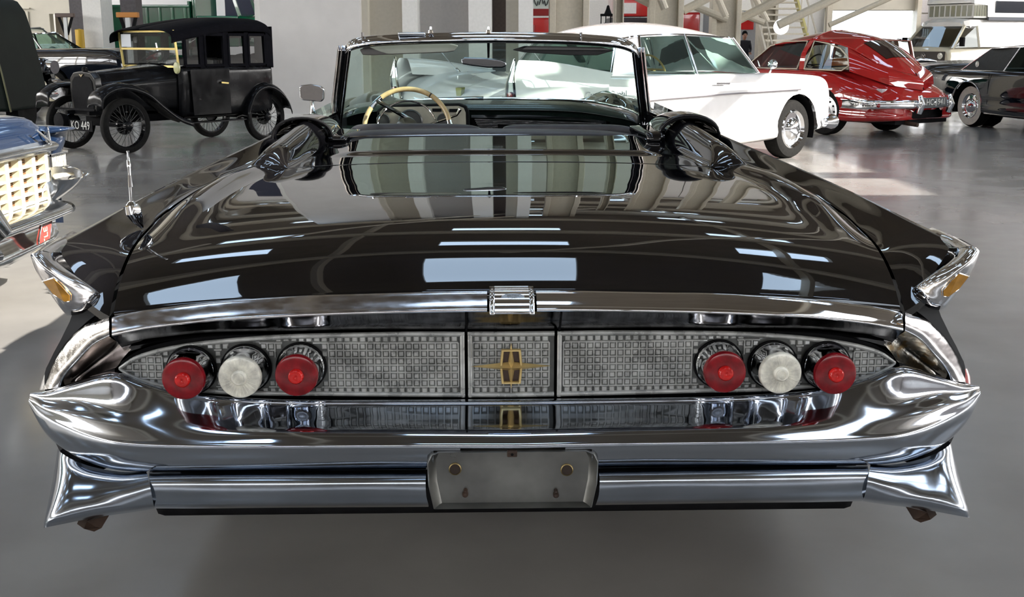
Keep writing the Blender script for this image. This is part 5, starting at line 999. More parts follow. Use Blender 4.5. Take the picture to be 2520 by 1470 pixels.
# wings: arched sheets
def wing(pts, y0, y1, nm):
    for s_ in (-1, 1):
        P = cr([(p[0], 0, p[1]) for p in pts], 4); R = []
        for k, (yy, dz) in enumerate(((y0, -.015), (y0 + .03, 0), ((y0 + y1) / 2, .022), (y1 - .03, .008), (y1, -.02), (y1, -.05))): R.append([(p[0], s_ * yy, p[2] + dz) for p in P])
        b = MB(); b.grid(R); o = b.mk(nm, BLK, t, True, auto=False); q = o.modifiers.new('s', 'SOLIDIFY'); q.thickness = .008
wing([(2.24, .50), (2.22, .62), (2.08, .70), (1.90, .71), (1.68, .64), (1.50, .50), (1.30, .36), (1.12, .29)], .36, .62, 'front_wing')
wing([(.35, .28), (.33, .42), (.22, .60), (.05, .67), (-.12, .62), (-.25, .50), (-.31, .36)], .42, .64, 'rear_wing')
for s_ in (-1, 1):
    b = MB(); b.box(.34, 1.13, min(s_ * .50, s_ * .62), max(s_ * .50, s_ * .62), .275, .29); b.mk('running_board', BLK, t, bevel=.004)
    b = MB(); P = [(.56, .36), (1.08, .36), (1.10, .86), (.56, .86)]; b.prism(P, lambda p: (p[0], s_ * .582, p[1]), lambda p: (p[0], s_ * .590, p[1])); dr = b.mk('door', BLK, t, bevel=.004)
    b = MB(); b.bar((.60, s_ * .61, .70), (.70, s_ * .61, .71), .012, .016); b.mk('door_handle', mat('old_brass', (.45, .36, .14), .3, 1.0), dr)
    # hood side frames and panes
    for x0, x1, nm in ((.93, 1.13, 'front_side_screen'), (.60, .86, 'door_side_screen'), (.30, .53, 'rear_side_screen'), (.0, .24, 'rear_side_screen')):
        z0_, z1_ = .90, 1.235; P0 = [(x0, z0_), (x1, z0_), (x1, z1_), (x0, z1_)]
        if nm != 'door_side_screen' or s_ < 0:
            b = MB(); b.grid([[(x0, s_ * .552, z0_), (x1, s_ * .552, z0_)], [(x0, s_ * .545, z1_), (x1, s_ * .545, z1_)]]); b.mk('screen_pane', MATS['dim_glass'] if 'dim_glass' in MATS else CLEAR, t)
        b = MB()
        for (xa, za), (xb, zb_) in zip(P0, P0[1:] + P0[:1]): b.bar((xa, s_ * .552, za), (xb, s_ * .552, zb_), .025, .03)
        b.mk(nm, HOODC, t)
    b = None
    for xa, xb in ((.86, .93), (.53, .60), (.24, .30), (-.12, -.02)): b = MB(); b.box(xa, xb, min(s_ * .53, s_ * .56), max(s_ * .53, s_ * .56), .87, 1.26); b.mk('hood_stay', HOODC, t)
R = [[(x, 0, z + .03), (x, .35, z + .02), (x, .52, z - .02), (x, .565, z - .07), (x, .565, z - .13)] for x, z in ((1.30, 1.27), (1.22, 1.29), (1.0, 1.33), (.7, 1.375), (.45, 1.40), (.2, 1.40), (-.02, 1.39), (-.10, 1.34))]
A = fine(np.array(R), 3, 3); b = MB(); b.grid(A); b.grid(miry(A)[:, ::-1]); ho = b.mk('hood', HOODC, t, True, auto=False); q = ho.modifiers.new('s', 'SOLIDIFY'); q.thickness = .012
b = MB(); b.box(-.13, -.11, -.55, -.25, .86, 1.33); b.box(-.13, -.11, .25, .55, .86, 1.33); b.box(-.13, -.11, -.25, .25, .86, 1.0); b.box(-.13, -.11, -.25, .25, 1.2, 1.33); b.mk('hood_back', HOODC, t)
b = MB()
for p, q_ in (((1.18, -.50, .88), (1.22, -.50, 1.27)), ((1.18, .50, .88), (1.22, .50, 1.27)), ((1.18, -.50, .89), (1.18, .50, .89)), ((1.22, -.50, 1.27), (1.22, .50, 1.27)), ((1.20, -.50, 1.08), (1.20, .50, 1.08))): b.bar(p, q_, .016, .022)
wf = b.mk('windscreen_frame', mat('old_brass', (.45, .36, .14), .3, 1.0), t)
b = MB(); b.grid([[(1.18, -.49, .9), (1.18, .49, .9)], [(1.22, -.49, 1.26), (1.22, .49, 1.26)]]); b.mk('windscreen_pane', CLEAR, wf)
b = MB(); b.box(1.215, 1.22, -.46, -.28, 1.10, 1.24); b.mk('paper_notice', mat('paper', (.55, .58, .62), .7), wf)
steer(t, (1.0, -.26, .93), .19, .9)
b = MB(); b.box(.55, .66, -.45, .45, .45, .98); b.box(.0, .10, -.45, .45, .45, .96); b.mk('seats', mat('black_leather', (.012, .012, .012), .5), t, bevel=.04)
b = MB(); b.lathe([(.0, .02), (.055, .015), (.06, 0), (.05, -.02), (0, -.03)], (0, 0, 0), axis='x', n=20); o = b.mk('side_lamp', mat('lamp_cream', (.42, .42, .22), .3), t, True); o.location = (1.26, .57, .88); o.scale = (1, .7, 1.1)
b = MB(); b.bar((2.16, -.36, .46), (2.16, .36, .46), .02); b.bar((1.7, -.2, .42), (2.14, -.2, .42), .04); b.bar((1.7, .2, .42), (2.14, .2, .42), .04); b.bar((1.905, -.5, .29), (1.905, .5, .29), .035); b.bar((0, -.5, .29), (0, .5, .29), .05); b.box(-.1, 1.9, -.22, .22, .30, .38); b.mk('chassis', BLACK, t)
b = MB(); b.lathe([(.0, -.05), (.07, -.03), (.092, .04), (.092, .06), (0, .07)], (2.20, -.17, .33), axis='x', n=24); b.mk('horn_drum', BLACK, t, True)
b = MB(); b.box(2.20, 2.21, -.06, .36, .24, .35); npz = b.mk('number_plate', BLACK, t); text('KO 449', 'plate_text', .125, mat('plate_white', (.55, .55, .52), .5), npz, (2.213, .15, .295), (PI / 2, 0, PI / 2), .001, sx=.85)

# --- black finned saloon and silver saloon at left, far
t = place('finned_saloon', 'long black finned saloon at left behind the vintage tourer', (atY(130, 225, 24).x, 24.0), 178, 1.12, (0, .78))
ST = [(-1.45, .62, .70, .6, .8, .62, .45, .36), (-1.40, .88, .98, .84, .92, .72, .46, .3), (-.9, .96, 1.06, .88, .95, .74, .46, .28), (0, 1.0, 1.05, .88, .96, .74, .46, .26), (1.5, 1.0, 1.03, .88, .96, .74, .46, .24), (3.2, .98, 1.0, .86, .96, .74, .46, .26), (4.0, .9, .95, .82, .92, .7, .48, .34), (4.1, .7, .7, .6, .7, .6, .5, .42)]
carbody(t, ST, NAVY, ((0, .36, .42), (3.1, .36, .42)))
ANC = [((2.5, 0, 1.0), (1.9, 0, 1.36)), ((2.3, .8, 1.0), (1.8, .66, 1.34)), ((.9, .84, 1.0), (.9, .66, 1.36)), ((.1, .8, 1.0), (.4, .62, 1.33)), ((-.4, 0, 1.0), (.2, 0, 1.36))]
greenhouse(t, ANC, [('windscreen', 'glass'), ('side_window', 'glass'), ('rear_side_window', 'glass'), ('rear_window', 'glass')], NAVY, TINT, .04, trim=CHROME)
for x in (0, 3.1):
    for s_ in (-1, 1): wheel(t, x, s_ * .80, .36, .2, rim=mat('cream_wheel', (.55, .5, .38), .3), hub=.70)
for s_ in (-1, 1):
    b = MB(); b.bar((-1.3, s_ * .965, .50), (3.9, s_ * .965, .50), .02, .04); b.bar((-1.35, s_ * .91, 1.06), (3, s_ * .90, 1.03), .02, .02); b.mk('side_strip', CHROME, t)
    for dz in (.80, .88): b = MB(); b.tube([(-1.2, s_ * .955, dz + .06), (-.9, s_ * .965, dz), (1.5, s_ * .972, dz)], .007, 6); b.mk('body_crease', CHROMEW, t, True)
    b = MB(); b.box(-1.46, -1.36, s_ * .62 if s_ > 0 else -.88, .88 if s_ > 0 else -.62, .84, .98); tl = b.mk('tail_lamp', REDL, t, bevel=.02)
    b = MB(); b.bar((-1.47, s_ * .60, .91), (-1.47, s_ * .90, .91), .02); b.bar((-1.47, s_ * .75, .82), (-1.47, s_ * .75, 1.0), .02); b.tube([(-1.46, s_ * .75, .76), (-1.50, s_ * .75, .80)], [.12, .08], 12); b.mk('lamp_trim', CHROME, tl)
    b = MB(); b.tube([(-1.44, s_ * .88, 1.0), (-1.42, s_ * .88, 1.16)], .025, 8); b.mk('fin_tip', CHROME, t, True)
t = place('saloon', 'silver saloon beyond the black finned saloon at far left', (atY(75, 200, 29).x, 29), 180, 1.2, (0, .75))
SILV = paint('silver_paint', (.50, .49, .50), .15); carbody(t, ST, SILV, ((0, .36, .42), (3.1, .36, .42)))
greenhouse(t, [((x_ if not isinstance(x_, tuple) else x_) for x_ in a) and tuple(tuple((q[0] - .2, q[1], q[2] + .04 * k)) for k, q in enumerate(a)) for a in ANC], [('windscreen', 'glass'), ('side_window', 'glass'), ('rear_side_window', 'glass'), ('rear_window', 'glass')], SILV, CLEAR, .06)
for x in (0, 3.1):
    for s_ in (-1, 1): wheel(t, x, s_ * .80, .36, .2)
b = MB(); b.lathe([(.09, 0), (.08, .02), (0, .03)], (0, 0, 0), n=18); o = b.mk('fuel_cap', mat('dark_cap', (.06, .06, .08), .3), t, True); o.location = (-.6, .97, .92)

# --- dark green vehicle at the left edge with chrome bumper
t = thing('vintage_van', 'tall dark green vintage van with rounded top at the left edge', 'van', (atY(0, 150, 16.5).x - .9, 16.5, 0), 0)
DG = mat('dark_green_paint', (.006, .010, .008), .5, ior=1.2, noise=.2, nscale=3)
pts = [(-.9, 0.35), (.98, .35), (.90, .9), (.78, 1.55), (.72, 1.78), (.62, 1.93), (.45, 2.0), (.2, 2.02), (-.9, 2.02)]
b = MB(); b.prism(pts, lambda p: (p[0], -.0, p[1]), lambda p: (p[0], 1.5, p[1])); bd = b.mk('body', DG, t, bevel=.06)
for z in (1.72, 1.2, .95): b = MB(); b.bar((-.9, -.012, z), (.84 - (z - 1.2) * .2, -.012, z), .02, .02); b.mk('body_moulding', DG, t)
b = MB(); P = [(p[0] + .012, -.01, p[1]) for p in pts[1:7]]; b.tube(P, .012, 6); b.mk('edge_bead', mat('olive_bead', (.10, .10, .04), .3), t, True)
for y in (.75,): b = MB(); b.lathe([(.22, -.09), (.34, -.09), (.36, 0), (.34, .09), (.22, .09), (0, .04)], (.82, y, .36), axis='x', n=32); b.mk('wheel', RUBBER, t, True)
t = place('car', 'black car nose with bulbous chrome bumper beside the green van', (atY(70, 250, 20.5).x, 20.5), -20, 1.0, (.2, 0))
carbody(t, [(-2.2, .7, .7, .6, .8, .6, .45, .4), (-1.5, .98, 1.0, .7, .85, .7, .46, .34), (-.3, .98, 1.05, .6, .86, .7, .46, .34), (.12, .92, 1.02, .55, .8, .7, .48, .4), (.25, .75, .8, .4, .6, .6, .5, .44)], NAVY, ((-.5, .36, .42),))
for s_ in (-1, 1): b = MB(); b.tube([(.1, s_ * .62, .88), (.3, s_ * .62, .88)], [.13, .12], 18); b.tube([(.26, s_ * .55, .60), (.44, s_ * .55, .60)], [.10, .07], 14); b.tube([(.28, s_ * .62, .42), (.42, s_ * .50, .42)], [.14, .13], 14); wheel(t, -.5, s_ * .7, .35, .2); b.mk('lamp_and_overrider', CHROME, t, True)
b = MB(); b.tube([(.2, -.85, .42), (.42, -.4, .42), (.45, 0, .42), (.42, .4, .42), (.2, .85, .42)], .07, 10); b.mk('front_bumper', CHROME, t, True)

# --- green lorry
GRN = paint('lorry_green_paint', (.008, .12, .055), .12)
t = thing('lorry', 'green dropside lorry behind the vintage tourer hood', 'truck', (atY(262, 80, 29).x, 29, 0), 0)
zt_ = atY(350, 13, 29).z; zb_ = atY(350, 92, 29).z; xw = atY(468, 50, 29).x - t.location.x; zlow = zb_ - .55
b = MB(); b.box(0, xw, 0, 2.3, zlow, zlow + .12); b.box(-.02, xw, -.02, .05, zb_ - .3, zt_ - .05); b.box(-.02, xw, 2.25, 2.3, zb_ - .3, zt_); b.box(xw - .05, xw, 0, 2.3, zlow, zt_ + .1); b.box(-.02, .03, 0, 2.3, zlow, zt_ - .1); b.mk('load_bed', GRN, t)
for k in range(7): b = MB(); x = .1 + k * (xw - .2) / 6; b.box(x - .03, x + .03, -.07, -.02, zb_ - .3, zt_); b.mk('side_rib', GRN, t, bevel=.008)
for z in (zt_ - .06, zb_ - .25): b = MB(); b.box(-.02, xw, -.08, -.0, z, z + .07); b.mk('side_rail', GRN, t, bevel=.008)
xe = atY(632, 50, 29).x - t.location.x
b = MB(); b.box(xw + .02, xw + .12, .1, 2.2, 1.2, 2.9); b.box(xw + .12, xw + 1.15, .1, .2, 1.2, 1.95); b.box(xw + .12, xw + 1.15, 2.1, 2.2, 1.2, 1.95); b.box(xw + .1, xw + 1.2, .1, 2.2, 2.75, 2.9); cb_ = b.mk('cab', GRN, t, bevel=.03)
b = MB(); b.bar((xw + 1.2, .13, 1.95), (xw + .95, .15, 2.8), .07); b.bar((xw + 1.2, 2.17, 1.95), (xw + .95, 2.15, 2.8), .07); b.mk('cab_pillar', GRN, t)
R = [[(x, .25, z - .5), (x, .3, z - .1), (x, .6, z), (x, 1.15, z + .04), (x, 1.7, z), (x, 2.0, z - .1), (x, 2.05, z - .5)] for x, z in ((xw + 1.1, 1.98), (xw + 1.6, 1.94), (xe - .25, 1.86), (xe, 1.74))]; b = MB(); b.grid(fine(np.array(R), 3, 3)); b.mk('bonnet', GRN, t, True, auto=False)
R = [[(x, -.05, z - .06), (x, .05, z), (x, .5, z)] for x, z in ((xw + .5, 1.1), (xw + .9, 1.45), (xw + 1.3, 1.60), (xe - .1, 1.50), (xe + .05, 1.3))]; b = MB(); b.grid(fine(np.array(R), 3, 3)); b.mk('front_wing', GRN, t, True, auto=False)
for x in (.9, xw + 1.2):
    for y in (.3, 2.0): b = MB(); b.lathe([(.25, -.13), (.48, -.13), (.52, 0), (.48, .13), (.25, .13), (0, .08)], (x, y, .52), n=30); b.mk('wheel', RUBBER, t, True)
b = MB(); b.box(.1, xe - .2, .7, 1.6, .6, .9); b.box(.2, xw - .2, .05, .12, .75, zlow + .05); b.mk('chassis', BLACK, t)
strip('wall_sign_board', 556, 628, 33, .1, mat('navy_board', (.012, .016, .04), .4), z0=1.9, z1=5)

# --- blue saloon front at left
def XP(px, py, X): r = ray(px, py); s_ = X / r[0]; return Vector((X, r[1] * s_, CAMH + r[2] * s_))
t = thing('saloon', 'dark blue saloon nose with white egg-crate grille at the left edge', 'car', (-2.62, 6.3, 0), 0)
def LP(px, py, X=-2.62): p = XP(px, py, X); return (p.x + 2.62, p.y - 6.3, p.z)
BLUE = paint('navy_car_paint', (.008, .019, .048), .10); CHB = mat('bright_trim', (.75, .76, .77), .12, 1.0, noise=.08); IVG = mat('ivory_grille', (.74, .68, .52), .35, .2, noise=.06)
yn, yf_ = -1.2, LP(113, 440)[1]
zr = [LP(113, y)[2] for y in (372, 397, 420, 442, 464, 487, 509)]; zt0, zb0 = zr[0], zr[-1] - .03
colx = [-150, -115, -80, -52, -22, 8, 42, 76, 108]; colY = [LP(x, 440)[1] for x in colx]; colY = [y for y in colY if y > yn]
b = MB()
for z in [zr[0]] + zr[1:]: b.box(-.06, .02, yn, yf_, z - .007, z + .007)
for y in colY: b.box(-.06, .025, y - .022, y + .022, zb0, zt0)
b.mk('egg_crate_grille', IVG, t, bevel=.002)
b = MB()
for i in range(6):
    for k in range(1, 4): z = zr[i] + (zr[i + 1] - zr[i]) * k / 4; b.box(-.04, -.015, yn, yf_, z - .0045, z + .0045)
b.mk('grille_slats', mat('brown_slat', (.16, .075, .035), .5), t, kind='stuff')
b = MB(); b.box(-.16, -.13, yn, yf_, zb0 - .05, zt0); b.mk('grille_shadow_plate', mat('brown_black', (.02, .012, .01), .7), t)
b = MB(); b.box(-.08, .03, yf_ - .0, yf_ + .035, zb0, zt0 + .0); b.mk('grille_side_post', CHB, t, bevel=.004)
# bonnet, lip
zl0 = zt0 + .035
b = MB(); b.grid(fine([[(.05, y, zl0 - .03) for y in (yn, 0, yf_ + .05)], [(.07, y, zl0) for y in (yn, 0, yf_ + .05)], [(.03, y, zl0 + .03) for y in (yn, 0, yf_ + .04)]], 3, 2)); b.mk('bonnet_lip', CHB, t, True, auto=False)
b = MB(); R = [[(.02, y, zl0 + .02) for y in (yn, -.1, yf_ + .03)], [(-.02, yn, zl0 + .13), (-.02, -.1, zl0 + .12), (-.02, yf_ + .02, zl0 + .10)], [(-.12, yn, zl0 + .20), (-.12, -.1, zl0 + .18), (-.12, yf_ + .0, zl0 + .13)], [(-.7, yn, zl0 + .25), (-.7, -.1, zl0 + .21), (-.7, yf_, zl0 + .15)], [(-1.6, yn, zl0 + .27), (-1.6, -.1, zl0 + .23), (-1.6, yf_ - .05, zl0 + .17)]]
b.grid(fine(R, 4, 4)); b.mk('bonnet', BLUE, t, True, auto=False)
b = MB(); p = LP(95, 348); b.bar((.06, p[1] - .02, zl0 + .11), (.06, p[1] + .01, zl0 + .0), .012, .016); b.bar((.05, p[1] - .14, zl0 + .10), (.07, p[1], zl0 + .02), .01); b.mk('bonnet_crest', CHB, t)
fy0, fy1 = LP(117, 400, -2.60)[1], LP(173, 400, -2.58)[1]; zf0, zf1 = LP(150, 412)[2], LP(168, 304, -2.58)[2]; zf_ = LP(150, 374)[2]
b = MB(); R = [[(-.04, fy0, zf_), (.02, fy0 + .05, zf_), (.02, fy1 - .06, zf_), (-.04, fy1, zf_)], [(-.03, fy0, zf1 - .06), (.05, fy0 + .05, zf1 - .05), (.05, fy1 - .06, zf1 - .05), (-.03, fy1, zf1 - .07)], [(-.12, fy0, zf1 - .01), (-.04, fy0 + .05, zf1 + .005), (-.04, fy1 - .06, zf1 - .005), (-.12, fy1, zf1 - .03)], [(-1.8, fy0 - .02, zf1 + .03), (-1.8, fy0 + .05, zf1 + .05), (-1.8, fy1 - .06, zf1 + .03), (-1.8, fy1, zf1)], ]
b.grid(fine(R, 4, 3)); b.grid([[(-.03, fy1, zf1 - .07), (-.03, fy1, .3)], [(-1.8, fy1, zf1), (-1.8, fy1, .3)]]); b.mk('front_wing', BLUE, t, True, auto=False)
b = MB(); b.box(-.10, .015, fy0 + .0, fy1 - .0, zf0 + .01, zf_ - .008); lm = b.mk('side_lamp', glassmat('lamp_glass', (.8, .8, .78), .1), t, bevel=.006)
b = MB()
for k in range(9): y = fy0 + .07 + k * (fy1 - fy0 - .09) / 8; b.box(.01, .02, y, y + .01, zf0 + .01, zf_ - .01)
b.mk('lens_flutes', WHITEL, lm)
b = MB(); b.lathe([(.05, -.05), (.045, 0), (.02, .01), (0, .01)], (-.06, fy0 + .09, (zf0 + zf_) / 2), axis='x', n=18); b.mk('bulb_reflector', CHROME, lm, True)
for z in (zf_, zf0): b = MB(); b.box(-.1, .03, fy0 - .01, fy1 + .01, z - .008, z + .008); b.mk('lamp_bezel', CHB, t, bevel=.003)
b = MB(); b.box(-.5, -.12, fy0, fy1, .35, zf_); b.mk('inner_panel', BLUE, t)
# bumper: upper wing, pod, lower bar, valance
yw2 = LP(193, 428, -2.45)[1]
zu0, zu1 = LP(180, 442, -2.45)[2], LP(180, 416, -2.45)[2]
b = MB(); R = [[(-.1, fy0 - .03, zu1), (-.1, yw2, zu1)], [(.12, fy0 + .02, zu1 + .01), (.10, yw2 - .03, zu1 + .005)], [(.19, fy0 + .03, zu1 - .015), (.17, yw2 - .01, zu1 - .015)], [(.20, fy0 + .03, zu0 + .01), (.18, yw2 - .01, zu0 + .01)], [(.16, fy0 + .03, zu0 - .005), (.14, yw2 - .03, zu0 - .005)], [(-.1, fy0, zu0 - .01), (-.1, yw2, zu0 - .01)]]; b.grid(fine(R, 3, 4)); b.add([R[i][1] for i in range(6)], [tuple(range(6))]); b.add([R[i][0] for i in range(6)], [tuple(range(6))]); b.mk('bumper_wing', CHB, t, True)
zl = LP(150, 505, -2.5)[2]
b = MB(); R = [[(.15, fy0 + .0, zu0 + .02), (.02, fy0 - .05, zu0 - .02), (-.02, fy0 - .04, zl)], [(.17, fy0 + .12, zu0), (.10, fy0 + .06, (zu0 + zl) / 2), (.03, fy0 + .02, zl)], [(.14, fy1, zu0), (.08, fy1 - .04, (zu0 + zl) / 2), (.0, fy1 - .12, zl)], [(-.05, fy1 + .04, zu0), (-.06, fy1, (zu0 + zl) / 2), (-.08, fy1 - .1, zl)]]; b.grid(fine(R, 4, 4)); b.mk('bumper_end', CHB, t, True, auto=False)
z2 = LP(118, 515, -2.50)[2]; yb2 = LP(143, 515, -2.50)[1]; yw2 = LP(193, 428, -2.45)[1]
b = MB(); R = [[(-.06, y, z2 + .02) for y in (yn, 0, yb2)], [(.10, yn, z2 + .01), (.10, 0, z2 + .01), (.05, yb2, z2 + .0)], [(.16, yn, z2 - .01), (.16, 0, z2 - .01), (.10, yb2, z2 - .02)], [(.165, yn, z2 - .05), (.165, 0, z2 - .05), (.10, yb2, z2 - .05)], [(.10, yn, z2 - .06), (.10, 0, z2 - .06), (.05, yb2, z2 - .055)]]; b.grid(fine(R, 3, 4)); b.mk('lower_bumper_bar', CHB, t, True, auto=False)
zv = LP(60, 610)[2]
b = MB(); R = [[(.08, y, z2 - .06) for y in (yn, -.2, yf_ - .02)], [(.05, y, (z2 + zv) / 2) for y in (yn, -.2, yf_ - .04)], [(.09, yn, zv + .01), (.09, -.2, zv + .02), (.07, yf_ - .06, zv + .03)], [(.07, yn, zv - .03), (.07, -.2, zv - .02), (.05, yf_ - .06, zv)]]; b.grid(fine(R, 4, 4)); b.mk('valance', CHB, t, True, auto=False)
pp = [LP(104, 518, -2.50), LP(125, 515, -2.50), LP(117, 588, -2.50), (LP(90, 603, -2.50)), LP(90, 590, -2.50)]
b = MB(); b.prism(pp, lambda p: p, lambda p: (p[0] + .012, p[1], p[2])); npz = b.mk('number_plate', mat('red_plate', (.28, .05, .04), .4, noise=.2), t)
b = MB(); b.tube([(p[0] + .013, p[1], p[2]) for p in pp + pp[:1]], .004, 6); b.mk('plate_frame', CHB, npz, True)
mid_ = np.mean([p for p in pp], axis=0); text('TLE 15', 'plate_text', .075, IVG, npz, (mid_[0] + .014, mid_[1], mid_[2]), (PI / 2, -PI / 2, PI / 2), .001, sx=.8)
b = MB(); p0 = LP(-55, 520, -2.45); b.tube([(.02, p0[1] + .02, z2 + .12), (.18, p0[1] + .03, z2 + .06), (.24, p0[1] + .05, z2 - .02)], [.10, .11, .07], 14); b.tube([(.1, p0[1] - .1, z2 - .09), (.2, p0[1] + .08, z2 - .10), (.12, p0[1] + .16, z2 - .09)], .035, 10); b.mk('overrider', CHB, t, True)
wheel(t, -.9, fy1 - .12, .36, .2); b = MB(); b.box(-1.8, -.15, yn, fy0, .3, zt0 + .05); b.mk('engine_bay', BLUE, t, bevel=.02)
b = MB(); b.box(-4.9, -1.7, yn, fy1 - .02, .3, zt0 + .20); b.mk('rear_body', BLUE, t, bevel=.07)
b = MB(); b.box(-3.9, -2.4, yn + .2, fy1 - .2, 1.40, 1.44); b.mk('roof', BLUE, t, bevel=.02)
for y in (yn + .2, fy1 - .2):
    b = MB(); b.add([(-4.2, y, zt0 + .2), (-1.9, y, zt0 + .2), (-2.4, y, 1.41), (-3.9, y, 1.41)], [(0, 1, 2, 3)]); b.mk('side_window', TINT, t)
for x0_, x1_ in ((-1.9, -2.4), (-4.2, -3.9)):
    b = MB(); b.add([(x0_, yn + .2, zt0 + .2), (x0_, fy1 - .2, zt0 + .2), (x1_, fy1 - .2, 1.41), (x1_, yn + .2, 1.41)], [(0, 1, 2, 3)]); b.mk('windscreen', TINT, t)
for x_ in (-.9, -3.9):
    b = MB(); b.lathe([(.22, -.1), (.34, -.1), (.36, 0), (.34, .1), (.22, .1), (0, .06)], (x_, yn + .10, .36), n=30); b.mk('wheel', RUBBER, t, True)
yl = -1.35

# --- things behind the columns
t = thing('fire_engine', 'red fire engine with white cab roof behind the beige columns', 'truck', (atY(1565, 50, 40).x, 40, 0), 0)
RD = paint('fire_red_paint', (.50, .02, .02), .12)
b = MB(); b.box(-.9, 1.2, 0, 2, .6, 1.9); b.box(-.8, .5, 0, 2, 2.15, 2.8); b.mk('body', RD, t, bevel=.05); b = MB(); b.box(-.85, .55, -.05, 2, 1.95, 2.12); b.box(-1.1, 1.1, -.1, .1, 1.78, 1.95); b.mk('roof_rack', DARKST, t, bevel=.02)
b = MB(); b.box(-.6, .0, -.04, .0, 2.25, 2.6); b.mk('cab_window', WALLW, t); b = MB(); b.box(-.8, 1.1, -.03, 0, 2.8, 3.0); b.mk('cab_roof', WALLW, t)
for x in (-.4, .8): b = MB(); b.lathe([(.25, -.13), (.48, -.13), (.5, 0), (.48, .13), (0, .1)], (x, .1, .5), n=26); b.mk('wheel', RUBBER, t, True)
t = thing('trailer', 'grey box trailer with red end panel between two beige columns', 'trailer', (atY(1680, 50, 38).x, 38, 0), 0)
b = MB(); b.box(.62, 2.6, 0, 2, .7, 2.30); b.mk('body', mat('trailer_grey', (.26, .26, .27), .4, noise=.05), t, bevel=.08); b = MB(); b.box(-.1, .6, 0, 2, .7, 2.25); e_ = b.mk('end_panel', RD, t, bevel=.08)
b = MB(); b.box(.56, .66, -.03, .1, .7, 2.3); b.mk('corner_post', WALLW, t); b = MB(); b.box(1.6, 2.3, -.03, 0, 1.7, 2.0); b.mk('red_sign', RD, t)
b = MB(); b.tube([(.05, -.03, 1.35), (.12, -.04, 1.5), (.35, -.04, 1.5), (.45, -.03, 1.35)], .03, 8); b.mk('emblem', BLACK, e_); 
for x in (.5, 2.1): b = MB(); b.lathe([(.2, -.1), (.38, -.1), (.4, 0), (.38, .1), (0, .08)], (x, .1, .4), n=24); b.mk('wheel', RUBBER, t, True)
t = thing('red_lorry', 'bright red lorry seen in the gap left of the wide beige column', 'truck', (atY(1332, 50, 34).x, 34, 0), 0)
b = MB(); b.box(-.5, .5, 0, 2, .5, 2.0); b.mk('body', RD, t, bevel=.06); b = MB(); b.box(-.5, .5, -.06, 0, 2.05, 2.25); b.box(-.5, -.2, -.05, 0, 1.4, 1.8); b.mk('trim_panel', mat('dark_red_trim', (.25, .02, .02), .3), t, bevel=.02)
for y in (.2, 1.8): b = MB(); b.lathe([(.25, -.1), (.42, -.1), (.45, 0), (.42, .1), (0, .08)], (0, y, .45), n=24); b.mk('wheel', RUBBER, t, True)
b = MB(); [b.tube([(-.12 + q * .14, -.03, 1.0), (-.06 + q * .14, -.04, 1.45), (.02 + q * .14, -.03, 1.1)], .025, 6) for q in range(3)]; b.mk('painted_scroll', WALLW, t)
t = thing('hanging_sign', 'pale sign with dark scribbled lettering above the red lorry', 'sign', (atY(1332, 10, 32).x, 32, atY(1332, 10, 32).z), 0)
b = MB(); b.box(-.55, .55, 0, .03, -.12, .5); b.mk('board', mat('pale_green_board', (.55, .60, .55), .6), t); b = MB(); b.tube([(-.3 + q * .035, -.01, .05 + .08 * math.sin(q * 2.4) + .06 * math.sin(q * .9)) for q in range(18)], .012, 6); b.mk('scribble', BLACK, t)
b = MB(); b.bar((-.5, 0, .5), (-.5, 0, CEIL - t.location.z), .02); b.bar((.5, 0, .5), (.5, 0, CEIL - t.location.z), .02); b.mk('hanger', DARKST, t)
t = thing('bell_stand', 'small black bell on a slatted stand above the white coupe roof', 'bell', (atY(1496, 50, 30).x, 30, 0), 0)
zb2 = atY(1496, 38, 30).z; b = MB(); b.box(-.19, .19, -.1, .1, zb2 - .02, zb2 + .04); b.mk('top_plate', BLACK, t)
for k in range(4): b = MB(); x = -.18 + k * .12; b.bar((x - .02, -.08, 0), (x, -.08, zb2), .025); b.mk('leg', BLACK, t)
b = MB(); b.lathe([(.0, .26), (.03, .24), (.05, .16), (.09, .06), (.10, .04)], (0, 0, zb2), axis='z', n=16); b.mk('bell', BLACK, t, True)
b = MB(); b.lathe([(.22, 0), (.22, -.03), (0, -.03)], (0, 0, 0), n=24); o = b.mk('round_disc', mat('bright_disc', (.9, .92, 1), .4, emit=(.9, .92, 1), estr=2.5), None, True); o.location = atY(1922, 66, 34.0); tag(o, 'round bright disc left of the open staircase', 'lamp')  # bright round disc with an emissive surface
strip('door_3', 1822, 1870, 45.6, .1, mat('pale_yellow_door', (.62, .58, .36), .6), z1=2.5)

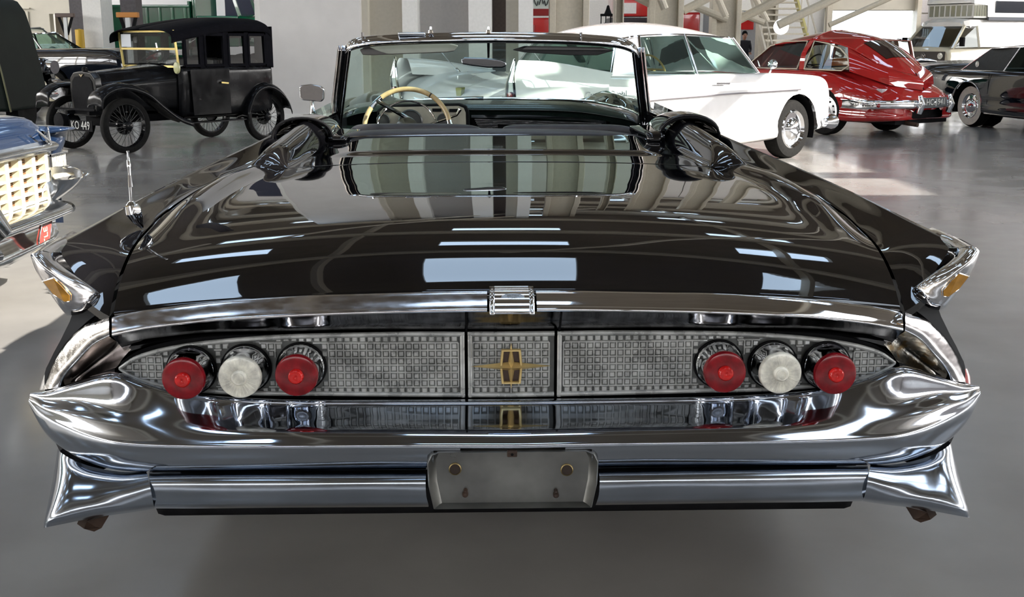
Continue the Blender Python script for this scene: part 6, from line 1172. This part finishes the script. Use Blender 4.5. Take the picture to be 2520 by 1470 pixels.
# --- person in dark clothes
t = thing('person', 'person in dark top standing behind the red coupe, head bowed', 'person', (atY(1832, 100, 37).x, 37, 0), 0)
def skin(name, pts, edges, m, par, lv=2, root=0):
    me = bpy.data.meshes.new(name); me.from_pydata([p[:3] for p in pts], edges, []); me.update(); o = bpy.data.objects.new(name, me); C.objects.link(o); o.parent = par; me.materials.append(m)
    s = o.modifiers.new('skin', 'SKIN'); s.use_smooth_shade = True; 
    for i, p in enumerate(pts): me.skin_vertices[0].data[i].radius = (p[3], p[4] if len(p) > 4 else p[3])
    me.skin_vertices[0].data[root].use_root = True
    q = o.modifiers.new('sub', 'SUBSURF'); q.levels = lv; q.render_levels = lv; return o
CL = mat('dark_navy_cloth', (.012, .012, .02), .8, noise=.1); SK = mat('skin', (.42, .22, .15), .5, noise=.05)
pts = [(0, 0, .88, .14, .10), (0, 0, 1.08, .13, .095), (0, .0, 1.26, .16, .10), (0, .01, 1.36, .07, .07), (-.17, 0, 1.31, .055), (.17, 0, 1.31, .055), (-.21, -.02, 1.06, .045), (.21, -.02, 1.06, .045), (-.14, -.22, .98, .036), (.14, -.22, .98, .036), (-.09, 0, .82, .09), (.09, 0, .82, .09), (-.10, 0, .46, .06), (.10, 0, .46, .06), (-.11, .02, .10, .045), (.11, .02, .10, .045), (-.11, -.12, .05, .04, .05), (.11, -.12, .05, .04, .05)]
ed = [(0, 1), (1, 2), (2, 3), (2, 4), (2, 5), (4, 6), (5, 7), (6, 8), (7, 9), (0, 10), (0, 11), (10, 12), (11, 13), (12, 14), (13, 15), (14, 16), (15, 17)]
skin('clothed_body', pts, ed, CL, t)
hp_ = [(0, .01, 1.36, .05), (0, -.01, 1.42, .05), (0, -.03, 1.48, .078, .088), (0, -.035, 1.55, .080, .092), (0, -.03, 1.595, .05, .06)]
hd2 = skin('head', hp_, [(0, 1), (1, 2), (2, 3), (3, 4)], SK, t)
b = MB(); b.lathe([(.0, .115), (.05, .10), (.085, .05), (.09, 0), (.085, -.03)], (0, -.015, 1.545), axis='z', n=20); b.mk('hair', BLACK, t, True)
for s_ in (-1, 1):
    b = MB(); b.lathe([(0, .012), (.012, .0), (0, -.012)], (s_ * .03, -.108, 1.525), n=10); b.mk('eye', BLACK, t, True)
    b = MB(); b.lathe([(0, .012), (.022, 0), (0, -.012)], (s_ * .082, -.03, 1.52), axis='x', n=10); b.mk('ear', SK, t, True)
    b = MB(); P0 = Vector((s_ * .14, -.24, .97)); b.tube([P0, P0 + Vector((0, -.06, -.01))], [.03, .036], 8)
    for q in range(4): b.tube([P0 + Vector(((q - 1.5) * .018, -.07, -.01)), P0 + Vector(((q - 1.5) * .019, -.11, -.02)), P0 + Vector(((q - 1.5) * .018, -.13, -.05))], [.009, .008, .007], 6)
    b.tube([P0 + Vector((-s_ * .03, -.02, 0)), P0 + Vector((-s_ * .055, -.06, .0))], [.010, .008], 6); b.mk('hand', SK, t, True)
b = MB(); b.add([(0, -.10, 1.53), (-.014, -.108, 1.495), (.014, -.108, 1.495), (0, -.135, 1.498)], [(0, 1, 3), (0, 3, 2), (1, 2, 3)]); b.box(-.025, .025, -.112, -.10, 1.462, 1.470); b.mk('face', SK, t)
